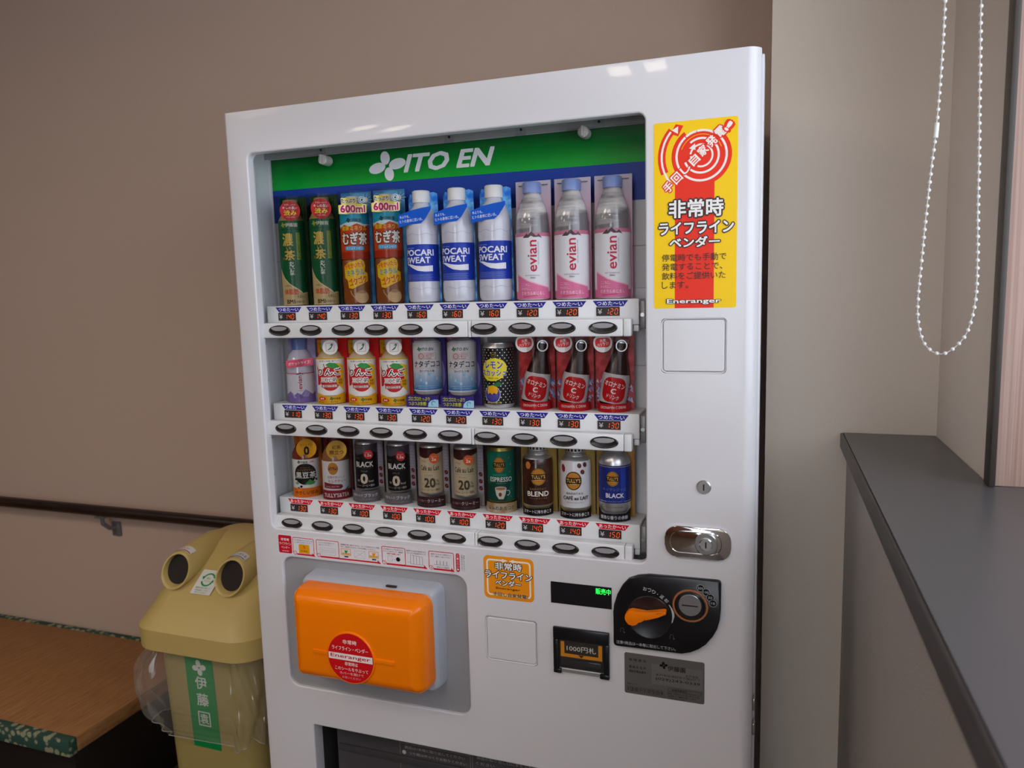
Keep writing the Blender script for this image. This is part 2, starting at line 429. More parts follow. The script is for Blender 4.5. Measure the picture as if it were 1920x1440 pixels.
# banner board behind the samples
bd = box('banner_board', .0265, .8335, .104, .106, 1.470, 1.7548, M('banner_white', (.62, .61, .62), .4), vm, .0008, 1)
gb = M('banner_green', '#00701f', .3, spec=.2)
nt = gb.node_tree; tcn = nt.nodes.new('ShaderNodeTexCoord'); sp = nt.nodes.new('ShaderNodeSeparateXYZ'); rp = nt.nodes.new('ShaderNodeValToRGB')
mr = nt.nodes.new('ShaderNodeMapRange'); mr.inputs[1].default_value = 1.692; mr.inputs[2].default_value = 1.755
nt.links.new(tcn.outputs['Object'], sp.inputs[0]); nt.links.new(sp.outputs[2], mr.inputs[0]); nt.links.new(mr.outputs[0], rp.inputs[0])
rp.color_ramp.elements[0].color = (*rgb('#00a834'), 1); rp.color_ramp.elements[1].color = (*rgb('#00602a'), 1)   # printed gradient
nt.links.new(rp.outputs[0], nt.nodes['Principled BSDF'].inputs['Base Color'])
g = G(); g.poly([(27, 1692), (833, 1690.5), (833, 1754.5), (27, 1754.5)], gb); g.poly([(27, 1625), (833, 1625), (833, 1690.5), (27, 1692)], '#173f9c')
g.clover(299.5, 1722, 28.5, '#f2f2f4', 10, 1.42); g.T('ITO EN', 431, 1723.5, 188, 32, '#f2f2f4', b=.045, sh=.28)
g.build('banner_print', vm, flat(.104), rough=.3)
# seams of the white back panels lower down
for z in (1.545, 1.33): box('back_seam', .027, .834, .1025, .1039, z, z + .0012, grey_plastic, vm)

# shelves, price labels and selection buttons
BX = [.0898 + .07313 * i + (.0007 if i >= 6 else 0) for i in range(10)]
BZ = [1.404, 1.2043, 1.005]; LZ = [1.4525, 1.2525, 1.0535]
PR = [[140, 140, 130, 130, 160, 160, 160, 120, 120, 120], [110, 130, 130, 130, 120, 120, 130, 130, 130, 130], [130, 130, 100, 100, 100, 100, 120, 140, 140, 150]]
SEG = {'0': 'abcdef', '1': 'bc', '2': 'abged', '3': 'abgcd', '4': 'fgbc', '5': 'afgcd', '6': 'afgedc', '8': 'abcdefg'}
led = M('orange_led', '#ff5a10', .5, emit=1.0)
def digit(g, ch, x, z, w_, h_, c):
    sh = lambda a, b: (x + a + (b / h_) * 1.2, z + b)
    P = {'a': ((0, h_), (w_, h_)), 'b': ((w_, h_), (w_, h_ / 2)), 'c': ((w_, h_ / 2), (w_, 0)), 'd': ((0, 0), (w_, 0)), 'e': ((0, h_ / 2), (0, 0)), 'f': ((0, h_), (0, h_ / 2)), 'g': ((0, h_ / 2), (w_, h_ / 2))}
    for s_ in SEG[ch]:
        (a, b), (d, e) = P[s_]; k = .16
        g.line([sh(a + (d - a) * k, b + (e - b) * k), sh(d - (d - a) * k, e - (e - b) * k)], .72, c)
btn_ring = btn_cap = None
for r in range(3):
    z = BZ[r]; L = LZ[r]
    bm = bmesh.new(); bm_box(bm, .0460, .8065, .0345, .1035, L - .0445, L, .0012)
    sh = from_bm('sample_shelf', bm, white_plastic, vm)
    # bracket at the right end
    box('shelf_bracket', .8070, .8170, .040, .098, L - .052, L - .004, M('bracket_metal', (.28, .28, .29), .4, .4), vm, .002)
    cyl_y('bracket_screw', .812, L - .028, .0035, .0375, .0398, steel, vm, 14)
    box('bracket_foot', .797, .806, .036, .060, L - .0560, L - .0452, white_plastic, vm, .001)
    # button bar in two lengths plus end cap
    y0 = .013
    for a, b in ((.0455, .4975), (.4985, .5035), (.5045, .7825), (.7832, .7965)):
        box('button_bar', a, b, y0, .0325, z - .0150, z + .0150, white_plastic, vm, .0022 if b - a > .01 else .0008, 3)
    for i in range(10):
        x = BX[i]
        if btn_ring is None:
            bm = bmesh.new(); n = 40
            prof = [(1, .0006), (.985, -.0010), (.93, -.0016), (.89, -.0010), (.80, -.0006)]
            rg = [[bm.verts.new((.0252 * k * math.cos(2 * PI * j / n), y, .0107 * (k if k > .95 else k - .02) * math.sin(2 * PI * j / n))) for j in range(n)] for k, y in prof]
            for a_, b_ in zip(rg, rg[1:]):
                for j in range(n): bm.faces.new((a_[j], a_[(j + 1) % n], b_[(j + 1) % n], b_[j]))
            bm.faces.new(rg[-1])
            btn_ring = from_bm('selection_button', bm, M('button_black', (.022, .018, .018), .22), vm, 50)
            bm = bmesh.new()      # translucent grey push key in the upper half
            q = [(-.0165, .0062), (-.0185, .0040), (-.0140, .0010), (-.008, -.0002), (0, -.0006), (.008, -.0002), (.0140, .0010), (.0185, .0040), (.0165, .0062), (.008, .0079), (0, .0083), (-.008, .0079)]
            f0 = [bm.verts.new((a, -.0030, b)) for a, b in q]; f1 = [bm.verts.new((a, .0015, b)) for a, b in q]
            fc = bm.faces.new(f0); bm.faces.new(f1)
            for j in range(len(q)): bm.faces.new((f0[j], f0[(j + 1) % len(q)], f1[(j + 1) % len(q)], f1[j]))
            bmesh.ops.bevel(bm, geom=list(fc.edges), offset=.0009, segments=2, affect='EDGES')
            btn_cap = from_bm('button_key', bm, M('key_grey', (.33, .32, .33), .25), btn_ring, 50)
            rb, cb = btn_ring, btn_cap
        else:
            rb = btn_ring.copy(); COL.objects.link(rb); rb.parent = vm; cb = btn_cap.copy(); COL.objects.link(cb); cb.parent = rb
        rb.location = (x, y0 - .0006, z)
        # temperature tag + price display
        cx = (x + .0085) * 1000; zt = (L - .0025) * 1000
        g = G(); cc = '#2a2a8c' if r < 2 else '#cf1226'
        g.poly([(cx - 31, zt), (cx + 31, zt), (cx + 23, zt - 10.3), (cx - 23, zt - 10.3)], cc)
        g.T('つめた〜い' if r < 2 else 'あったか〜い', cx, zt - 4.9, 47 if r < 2 else 49, 7.2, '#f4f2f6', b=.012)
        g.build('temperature_tag', vm, flat(.0345))
        px = cx - 4
        db = box('price_display', (px - 20.5) / 1000, (px + 20.5) / 1000, .0330, .0346, L - .0290, L - .0135, M('display_black', (.035, .028, .026), .25), vm)
        g = G(); ch = str(PR[r][i]); zb = L * 1000 - 27.6
        g.T('¥', px - 14, zb + 6.2, 7.5, 8.5, '#b9b9bd', b=.01)
        for k, c_ in enumerate(ch): digit(g, c_, px - 4.5 + 8.2 * k, zb + 1.3, 4.6, 9.6, led)
        g.build('price_digits', db, flat(.0330))
# clear panes in front of the samples
pane = clear('acrylic_pane', refl=.045, rough=.02)
for z0, z1 in ((1.4535, 1.748), (1.2535, 1.388), (1.0545, 1.189)):
    box('display_pane', .036, .822, .0292, .0312, z0, z1, pane, vm)

# ---- stickers on the door
def sticker(name, x0, x1, z0, z1, col, r=3, th=.0004, y=0):
    return box(name, x0, x1, y - th, y - .00003, z0, z1, PM(col), vm) if not r else prism(name, rrect(x0, x1, z0, z1, r / 1000), y - th, y - .00003, PM(col), vm)
# tall yellow sticker
s = sticker('emergency_sticker', .8374, .9673, 1.4354, 1.7300, '#ffd000', 4)
g = G(); RD = '#f03018'; WH = '#f8f0ea'
g.rect(871, 1435.6, 932.5, 1650, RD)
g.arc(912, 1675, 41, 11, RD, -235, 45); g.arc(912, 1675, 26, 24, RD)
g.ell(912, 1675, 22, 22, RD); g.arc(912, 1675, 62, 12, RD, 138, 203)
g.poly([(872, 1726), (884, 1723), (876, 1707), (864, 1712)], RD)
g.arc(912, 1675, 38.5, 3.4, WH, -230, 100); g.arc(912, 1675, 38.5, 3.4, WH, 102, 128)
g.arc(912, 1675, 26.5, 3.2, WH, -160, 130); g.arc(912, 1675, 32.5, 1.0, '#f0c000', 20, 160)
g.arc(912, 1675, 17, 2.8, WH, -110, 60); g.arc(912, 1675, 17, 2.8, WH, 75, 170)
g.arc(912, 1675, 62, 3.2, WH, 140, 218); g.poly([(866, 1717), (876, 1722.5), (875.5, 1711)], WH)
g.poly([(893, 1687), (902, 1694), (903, 1684)], WH)
cs = '手回し自家発電'
for i, ch in enumerate(cs):
    x, z = 860.5 + i * 13.4, 1629.5 + i * 13.2
    g.T(ch, x, z, 14, 15 if ch != 'し' else 12, WH, b=.04, rot=43, o=(RD, .14))
g.T('!', 953, 1716, 4.5, 14, WH, b=.05, rot=-35, o=(RD, .16)); 
g.T('非常時', 904, 1594, 84, 27, '#f4f1ee', b=.035, o=('#3a2a26', .105)); g.T('ライフライン', 904, 1563.5, 116, 18.5, '#f4f1ee', b=.035, o=('#3a2a26', .115))
g.T('ベンダー', 902, 1541, 78, 16, '#f4f1ee', b=.035, o=('#3a2a26', .12))
for i, t_ in enumerate(('停電時でも手動で', '発電することで、', '飲料をご提供いた', 'します。')):
    wd = (101, 95, 100, 42)[i]; g.T(t_, 850.5 + wd / 2, 1517 - i * 14.6, wd, 11.6, '#3a302a', b=.006, o=('#f0d9a0', .045) if False else None)
g.T('Eneranger', 901, 1446, 84, 9, '#f4f1ee', b=.03, o=('#3a2a26', .11))
g.build('sticker_print', s, flat(-.0004))
# plain inset covers
def inset_cover(x0, x1, z0, z1):
    lip('cover_gap', x0 + .0005, x1 - .0005, z0 + .0005, z1 - .0005, .0065, .006, dark_plastic if False else white_steel, .0022)
    b = box('cover_gap_back', x0, x1, .0045, .006, z0, z1, dark_plastic, vm)
    frame_sweep('cover_plate', x0 + .0012, x1 - .0012, z0 + .0012, z1 - .0012, .005, [(0, .0044), (0, .0008), (.0012, -.0004)], white_steel, vm, True)
inset_cover(.8510, .9512, 1.3306, 1.4174); inset_cover(.5215, .6204, .7795, .8636)
# key hole, chrome lock plate
k = cyl_y('key_cylinder', .9191, 1.1388, .0118, -.0035, 0, steel, vm, 28, .0018)
box('key_slot', .9179, .9203, -.0040, -.0034, 1.1335, 1.1440, black_plastic, k)
lp = prism('lock_plate', rrect(.8552, .9641, 1.0150, 1.0700, .021, 8), -.0045, -.0002, chrome, vm, .0016)
frame_sweep('lock_recess', .8625, .9500, 1.0225, 1.0625, .018, [(0, -.0048), (.0012, -.0052), (.0024, -.0046)], chrome, lp)
ck = cyl_y('lock_cylinder', .9238, 1.0428, .0190, -.0080, -.0046, steel, lp, 32, .0014)
k2 = cyl_y('lock_core', .9238, 1.0428, .0110, -.0115, -.0081, chrome, lp, 28, .0014)
box('lock_keyway', .9226, .9250, -.0120, -.0114, 1.0375, 1.0480, black_plastic, lp)
# instruction strip under the display
s = sticker('instruction_strip', .0620, .4845, .9425, .9845, '#dedce0', 1, .0003)
g = G(); R2 = '#c8182c'; K = '#55555a'
g.rect(63.5, 945, 95.5, 983, R2, 3)
g.T('非常時', 79.5, 974, 20, 6, '#f4eeee', b=.02); g.T('ライフライン', 79.5, 965, 28, 5.4, '#f4eeee', b=.02); g.T('ベンダー', 79.5, 957, 20, 5, '#f4eeee', b=.02); g.T('使用説明', 79.5, 949.5, 16, 3, '#f4d0d0')
for a, b, n in ((98, 149.3, '1'), (154.6, 208.1, '2'), (305.1, 357, '3'), (406.7, 459.7, '4')):
    g.frame(a, 946, b, 981, 1.3, R2, 3); g.ell(a + 5, 948, 4.4, 4.4, '#dedce0'); g.arc(a + 5, 948, 3.8, 1.0, R2); g.T(n, a + 5, 948, None, 4.6, R2, b=.02)
for a, b in ((108, 152), (164, 303), (315, 404), (417, 461)):
    g.rect(a, 944, b - 7, 947, R2); g.poly([(b - 8, 943.6), (b, 943.6), (b - 7.5, 951)], R2)
g.T('ふたを外側に引いてカバーを', 123.5, 975.5, 44, 3.4, K); g.T('いっぱいにあけてください。', 124, 970.8, 42, 3.2, K)
g.rect(113, 948.5, 138, 967, '#e89a10', 1); g.T('↑', 125.5, 961, 5, 8, '#c8401c', b=.03); g.T('非常時', 125.5, 953, 16, 3.6, '#5a3a10', b=.01)
g.T('ハンドルを手前にして', 180, 975.5, 38, 3.2, K); g.T('起こして下さい', 176, 970.8, 28, 3.2, K)
g.frame(163, 951, 200, 965, .4, '#9a9aa2'); 
for i in range(3): g.line([(165, 954 + i * 3.4), (198, 956.5 + i * 2.2)], .35, '#9aa2a8')
g.T('発電機を回し続けて下さい。ランプが点灯すると充電', 256, 976, 88, 3.3, K); g.T('完了。電源が入ります。そのまま回してください。', 252, 971.4, 78, 3.2, '#7a4040')
for a, q in ((213, '#1a8a6a'), (276, '#e08a10')):
    g.frame(a, 954, a + 22, 967.5, 1, '#e0a020'); g.rect(a + 2, 956, a + 20, 959, '#e0a020'); g.poly([(a + 11, 957), (a + 16, 964), (a + 7, 964)], q); g.rect(a + 7, 950, a + 16, 952.6, '#2c3a4a')
g.frame(243, 951, 268, 966, .35, '#a0a0a8'); g.line([(243, 951), (268, 966)], .35, '#a0a0a8'); g.line([(246, 964), (266, 953)], .35, '#a0a0a8')
g.T('その他のランプが消えたら', 331, 976, 44, 3.2, K); g.T('ゆっくりまわして、音楽が', 331, 971.6, 44, 3, K); g.T('自動で起動します', 332, 967, 30, 3.2, '#c8343c', b=.01)
g.ell(341, 957, 4.4, 4.4, '#151518', n=20); g.frame(318, 952, 328, 963, .35, '#9a9aa2'); g.line([(328, 955), (336, 957)], .4, '#7aa0a8')
g.T('電源ボタンの点灯を確かめてから', 381, 977, 42, 3.2, K); g.T('ひとつだけ商品選択ボタンを', 381, 972.6, 40, 3, K)
for i in range(5): g.line([(368 + i * 6.4, 951), (368 + i * 6.4, 969 - i * .6)], .5, '#6a6a72')
g.line([(362, 954), (368, 954)], .4, '#6a6a72'); g.line([(368, 951), (398, 951)], .4, '#6a6a72'); g.line([(368, 969), (394, 966.6)], .4, '#6a6a72')
g.T('選択したボタンが押せたら', 433, 975.5, 42, 3.2, K); g.T('もう一度押して出して下さい', 433, 971, 42, 3, '#a04048')
for i in range(4): g.line([(424 + i * 7, 955), (424 + i * 7, 963)], .7, '#44444c')
g.line([(418, 955), (450, 955)], .4, '#6a6a72'); g.T('取出口から商品を', 437, 950.5, 26, 2.8, K)
g.rect(464.5, 945, 471.5, 981.5, R2, 3.4); g.VT('クリーンエネルギー', 468, 979.5, 3.6, 3.0, '#f4e4e4', .55)
g.VT('お問合せは下記へ', 476.5, 980, 3, 3.2, K, .9); g.VT('連絡してください', 481, 979, 3, 3.2, K, .9)
g.build('strip_print', s, flat(-.0003))
# small orange sticker
s = sticker('orange_sticker', .5200, .6180, .9010, .9835, '#f2951a', 9)
g = G(); g.frame(525.5, 907, 612.5, 977.5, 3.2, '#f5e8d6', 7); g.rect(560, 970, 578, 980, '#f2951a')
g.poly([(557, 979.5), (568, 976), (557, 972)], '#f5e8d6'); g.poly([(580, 979.5), (570, 976), (580, 972)], '#f5e8d6')
g.T('非常時', 569, 965, 52, 14, '#f6f2ee', b=.03, o=('#3a2a20', .10)); g.T('ライフライン', 569, 948, 92, 13, '#f6f2ee', b=.03, o=('#3a2a20', .11)); g.T('ベンダー', 568, 933, 50, 11, '#f6f2ee', b=.03, o=('#3a2a20', .11))
g.T('Eneranger', 568, 922, 48, 5, '#3a2a20', b=.012); g.T('手回し自家発電!', 572, 911, 68, 7.5, '#2a2420', b=.02, o=('#f2c078', .07))
g.build('sticker_print', s, flat(-.0004))
# display window, bill slot
d = box('message_display', .6502, .7621, -.0012, -.0001, .9065 - .0003 - 0, .9465, black_plastic, vm, .0004, 1); d.location.z = 0
g = G(); gl = M('green_led', '#30ff58', .5, emit=1.6); g.T('販売中', 747, 937.5, 27, 11, gl, b=.006); g.arc(662, 914, 2.4, .6, '#1d1d22')
g.build('display_text', d, flat(-.0012))
bs = bmesh.new()
for a in ((.6540, .7576, .8400, .8629), (.6540, .6640, .7830, .8400), (.7470, .7576, .7830, .8400), (.6540, .6690, .7746, .7835), (.7400, .7576, .7746, .7835)):
    bm_box(bs, a[0], a[1], -.0065, -.0002, a[2], a[3], .0018)
b_ = from_bm('bill_slot', bs, black_plastic, vm)
box('slot_back', .6635, .7475, -.0010, -.0004, .7840, .8405, dark_plastic, b_)
box('slot_tongue', .6680, .7430, -.0040, -.0010, .7900, .8020, M('dark_glass', (.03, .028, .028), .12), b_, .0008)
box('slot_lip', .6690, .7400, -.0055, -.0010, .7785, .7815, M('lip_grey', (.20, .20, .18), .3), b_, .0008)
g = G(); g.rect(667, 806, 744, 835, '#d98a1c'); g.rect(674, 812.5, 737, 835, '#33312c'); g.T('1000円札', 705.5, 823.5, 54, 11, '#d8d4c8', b=.008); g.poly([(700, 812), (711, 812), (705.5, 807)], '#3a2c18')
g.build('slot_print', b_, flat(-.0012))
box('slot_cover', .6650, .7460, -.0045, -.0038, .8030, .8390, clear('slot_clear', refl=.07), b_)
# coin panel
pts = [(.7657, .8485), (.7661, .9050), (.7672, .9187), (.7735, .9385), (.7825, .9560), (.7938, .9690), (.8100, .9762), (.8293, .9797), (.9430, .9812), (.9470, .9800), (.9487, .9760),
       (.9484, .9300), (.9470, .9130), (.9430, .8960), (.9361, .8815), (.9250, .8670), (.9132, .8560), (.9000, .8485), (.8843, .8437), (.7720, .8425), (.7672, .8440)]
cp = prism('coin_panel', pts, -.0075, -.0001, black_plastic, vm, .0022)
Y = -.0075
lathe('dial_bowl', [(.0345, 0), (.0375, .0015), (.0385, .0008), (.039, -.0005)], M('dial_black', (.012, .012, .016), .3), cp, 40).matrix_local = Matrix.Translation((.829, Y - .0002, .9035)) @ Matrix.Rotation(PI / 2, 4, 'X')
lv = prism('return_lever', [(.7895, .8985), (.7885, .9040), (.7900, .9100), (.7945, .9155), (.8010, .9180), (.8105, .9175), (.8260, .9165), (.8400, .9195), (.8550, .9230), (.8590, .9225), (.8598, .9190), (.8590, .9165), (.8470, .9115),
                            (.8320, .9045), (.8240, .9025), (.8180, .9025), (.8145, .9005), (.8125, .8960), (.8085, .8920), (.8020, .8900), (.7945, .8920)], Y - .0150, Y - .0020, orange_gloss, cp, .0022)
g = G()
for i in range(6): g.line([(844 + i * 2.2, 916.5 + i * .8), (845.5 + i * 2.2, 920.5 + i * .8)], .8, '#c85a00')
g.build('lever_ribs', cp, flat(Y - .0151))
cr = frame_sweep('coin_ring', .8686, .9284, .9034, .9612, .0289, [(0, Y - .0004), (.0008, Y - .0014), (.0030, Y - .0014), (.0036, Y - .0004)], M('ring_copper', '#a8683c', .35), cp)
cyl_y('coin_bezel', .8984, .9325, .0245, Y - .0030, Y, black_plastic, cp, 36, .0025)
cyl_y('coin_slot_disc', .8984, .9345, .0192, Y - .0040, Y - .0031, steel, cp, 36, .0008)
box('coin_slot', .8850, .9115, Y - .0046, Y - .0041, .9330, .9352, black_plastic, cp)
g = G(); W2 = '#b9bcc0'
for ch, x, z, ro in (('お', 822, 954, -6), ('つ', 829.5, 952.5, -14), ('り', 837, 950, -26), ('・', 843.5, 946.8, 0), ('返', 851, 943, -40), ('却', 858.5, 937, -48)):
    g.T(ch, x, z, 6.5 if ch != '・' else 1.6, 6.5 if ch != '・' else 1.6, W2, b=.012, rot=ro)
q = [(863, 930, .7), (867, 924, 1.4), (869.6, 917, 2.0), (870.4, 910, 1.8), (869, 902, 1.0), (866, 895.5, .5)]
g.poly([(a + t, b) for a, b, t in q] + [(a - t, b) for a, b, t in reversed(q)], W2); g.poly([(871.5, 908.5), (868, 903), (865.8, 895.5), (869.5, 899.5)], W2)
for t_, x, z in (('500', 915.5, 965.5), ('100', 924.6, 959.5), ('50', 931.3, 950.8), ('10', 935.8, 941.4)):
    g.arc(x, z, 6.2, .55, W2); g.ell(x, z, 5.8, 5.8, '#0a0a0c', n=20); g.T(t_, x, z, 8.5 if len(t_) > 2 else 6.5, 4, W2, b=.02)
g.T('注意!!商品は一本毎に取出して下さい。', 823, 851.5, 103, 6.2, W2, b=.004)
for x, z in ((782, 875), (868, 874.5)):
    g.arc(x, z, 3.2, .6, '#55565a', 20, 160); g.line([(x - 3, z + 1), (x - 3.4, z - 5)], .6, '#55565a'); g.line([(x + 3, z + 1), (x + 3.4, z - 5)], .6, '#55565a'); g.poly([(x + 1.4, z - 3.4), (x + 5.4, z - 3.4), (x + 3.4, z - 6.4)], '#55565a')
g.build('panel_lettering', cp, flat(Y))
# grey contact label
s = prism('contact_label', rrect(.7840, .9223, .7537, .8299, .0035), -.0004, -.00003, M('satin_foil', (.13, .125, .12), .45, .3), vm)
g = G(); K2 = '#26201e'
g.rect(832, 778, 919, 815, M('foil_light', (.16, .155, .15), .45, .3)); g.clover(853, 815, 6.5, '#120e0e', 10, 1.1); g.T('伊藤園', 875, 811, 30, 9, '#120e0e', b=.015)
g.T('水戸支店', 901, 801.5, 22, 4.6, K2); g.T('水戸市谷津町字下組657−7', 877, 797.5 - 1, 76, 4.6, '#4a2624'); g.T('(029)243-0339', 877, 788.5, 76, 6.2, K2, b=.005)
g.T('管 理 者 名', 807, 818, 30, 4.6, K2); g.T('連 絡 先 住 所', 807, 804.5, 30, 4.6, K2); g.T('連絡先電話番号', 807, 796.5, 30, 4.6, K2)
g.T('WAPコード', 797, 772.5, 18, 3.2, K2)
for i, c_ in enumerate('120110509'):
    g.frame(787 + i * 7.4, 758, 794.1 + i * 7.4, 768, .35, '#4e4846', .4); g.T(c_, 790.6 + i * 7.4, 763, None, 6.6, '#171313' if i < 3 else '#3a2c2a', b=.01)
g.frame(861, 769, 917, 775.5, .4, K2, 1); g.T('故障時連絡先', 880, 772.2, 26, 3.6, K2, b=.01); g.T('故障、釣銭切れその他お気付の点は', 887, 765.5, 54, 3.2, '#4a2624'); g.T('上記までご連絡お願いします。', 885, 761, 50, 3.2, K2)
g.T('ご不便をおかけします', 875, 757, 28, 2.6, K2)
g.build('label_print', s, flat(-.0004))
# crank generator box in its recess
box('recess_back', .066, .487, .0065, .009, .650, .942, grey_plastic, vm)
def rbox(name, x0, x1, z0, z1, r, prof, mat, parent):
    return frame_sweep(name, x0, x1, z0, z1, r, prof, mat, parent, True)
cb_ = rbox('crank_housing', .1345, .4345, .7090, .9170, .016, [(0, .0064), (.002, -.020), (.0045, -.030), (.0080, -.0345)], housing_grey, vm)
cv = rbox('crank_cover', .1400, .4285, .7225, .9085, .022, [(0, -.0345), (.0005, -.055), (.004, -.068), (.0105, -.078), (.019, -.0845), (.028, -.0865)], orange_gloss, vm)
box('cover_catch', .330, .352, -.0345, -.0300, .9135, .9165, dark_plastic, cb_)
box('cover_rib', .1935, .3720, -.0885, -.0860, .7850, .7945, orange_gloss, cv, .0012)
cyl_y('seal_boss', .2785, .7880, .0520, -.0895, -.0860, orange_gloss, cv, 48, .0015)
sl = cyl_y('round_seal', .2785, .7880, .0490, -.0900, -.0896, PM('#d0141c'), cv, 48)
g = G(); g.rect(231, 783, 326, 796, '#f0e6e2'); g.T('Eneranger', 278.5, 789.5, 86, 9, '#c8182c', b=.02)
g.T('非常時', 278.5, 820, 30, 8.5, '#f4e8e4', b=.015); g.T('ライフライン・ベンダー', 278.5, 806.5, 78, 8.5, '#f4e8e4', b=.01)
g.T('非常時は', 280, 776.5, 28, 7.5, '#f4e8e4', b=.01); g.T('このシールをやぶって', 280, 766, 72, 7, '#f4e8e4'); g.T('カバーを開けて', 280, 757, 52, 5.6, '#f0c8c4'); g.T('お使いください', 279, 749, 40, 5, '#e8a8a4')
g.build('seal_print', sl, flat(-.0900))
box('housing_latch', .265, .325, -.0300, -.020, .7065, .7092, dark_plastic, cb_)
# product outlet
bm = bmesh.new()
bm_box(bm, .115, .1205, .031, .112, .29, .58); bm_box(bm, .669, .675, .031, .112, .29, .58); bm_box(bm, .1205, .669, .031, .112, .5745, .58); bm_box(bm, .1205, .669, .031, .112, .29, .296)
bm_box(bm, .1205, .669, .108, .112, .296, .5745)
from_bm('outlet_box', bm, M('outlet_grey', (.045, .043, .048), .45), vm)
fl = box('outlet_flap', .150, .665, .040, .0445, .30, .5680, M('flap_smoke', (.060, .056, .062), .32), vm, .002)
box('flap_ledge', .1560, .660, .0345, .0402, .500, .5150, MATS['outlet_grey'], fl, .002)
g = G(); K3 = '#8a8688'
g.frame(302, 440, 462, 556, .9, K3, 1); g.line([(302, 542), (462, 542)], .7, K3); g.poly([(372, 545), (381, 545), (376.5, 553)], K3); g.T('注意', 390, 549, 14, 7, '#a8a4a6')
g.T('商品は1本毎に取り出してください', 382, 534, 136, 6.5, '#a8a4a6'); g.ell(312, 522, 4.5, 4.5, '#b0acae'); g.T('つり銭はゆっくりお取りください', 388, 522, 130, 6, '#a8a4a6')
g.frame(466, 440, 640, 552, .9, K3, 1); g.T('商品の取り出し口に手を入れないで', 548, 542, 144, 6.5, '#a8a4a6'); g.T('ください', 494, 530, 40, 6.5, '#a8a4a6')
g.build('outlet_lettering', fl, flat(.040))

# ================================================================== SAMPLE DRINKS
def sample(name, label, cat, col, row, group):
    return thing(name, label, cat, (BX[col] + .0045 + .0022 * col / 9, .0682, LZ[row] + .0003), group)
def card(t, w_, h_, mat, y=.0085, art=None, x=0):
    c = box('backing_card', x - w_ / 2, x + w_ / 2, y, y + .0012, 0, h_, mat if not isinstance(mat, str) else PM(mat, .4), t)
    if art: art.build('card_art', c, flat(y))
    return c
def base_sign(t, h_, col, g, R=.0298, ang=72, zb=.0003):
    bm = bmesh.new(); n = 18; ro = []
    for rr, z in ((R, zb), (R, h_), (R - .0008, h_), (R - .0008, zb)):
        ro.append([bm.verts.new((rr * math.sin(math.radians(-ang + 2 * ang * i / n)), -rr * math.cos(math.radians(-ang + 2 * ang * i / n)), z)) for i in range(n + 1)])
    for a, b in zip(ro, ro[1:] + ro[:1]):
        for i in range(n): bm.faces.new((a[i], a[i + 1], b[i + 1], b[i]))
    o = from_bm('base_sign', bm, PM(col), t, 40)
    g.build('sign_lettering', o, wrap(R), curved=3); return o
def badge(t, cx, cz, r, y, col, g=None, name='round_badge'):
    o = cyl_y(name, cx, cz, r, y, y + .0008, PM(col), t, 30)
    if g: g.build('badge_lettering', o, flat(y))
    return o
def body(t, prof, mat, name='bottle', seg=32): return lathe(name, [(a / 1000, b / 1000) for a, b in prof], mat, t, seg)
def label_band(t, R, z0, z1, col, g, name='label'):
    o = lathe(name, [(R, z0), (R, z1)], PM(col) if isinstance(col, str) else col, t, 32)
    g.build('label_print', o, wrap(R), curved=3); return o
def cap(t, r, z0, z1, mat, loc=(0, 0, 0), name='cap'):
    n = 36
    return lathe(name, [(r, z0), (r, z1 - .0015), (r - .0015, z1)], mat, t, n, loc, lambda a, z: 1 + (.02 if int(a * n / 2 / PI + .5) % 2 else 0))
def cover(t, h_, R=.0310, z0=.001):
    bm = bmesh.new(); n = 14; rings = []
    for z in (z0, h_):
        rings.append([bm.verts.new((max(-.0335, min(.0335, 1.12 * R * math.sin(a))), -R * max(0, math.cos(a)) ** .55 + .0265 * (1 - max(0, math.cos(a)) ** .55), z)) for a in [(-PI / 2 + PI * i / n) for i in range(n + 1)]])
    for i in range(n): bm.faces.new((rings[0][i], rings[0][i + 1], rings[1][i + 1], rings[1][i]))
    bm.faces.new(rings[1])
    return from_bm('clear_cover', bm, clear('cover_film', refl=.02, rough=.10, edge=.22), t, 50)
ORD = ('first', 'second', 'third')

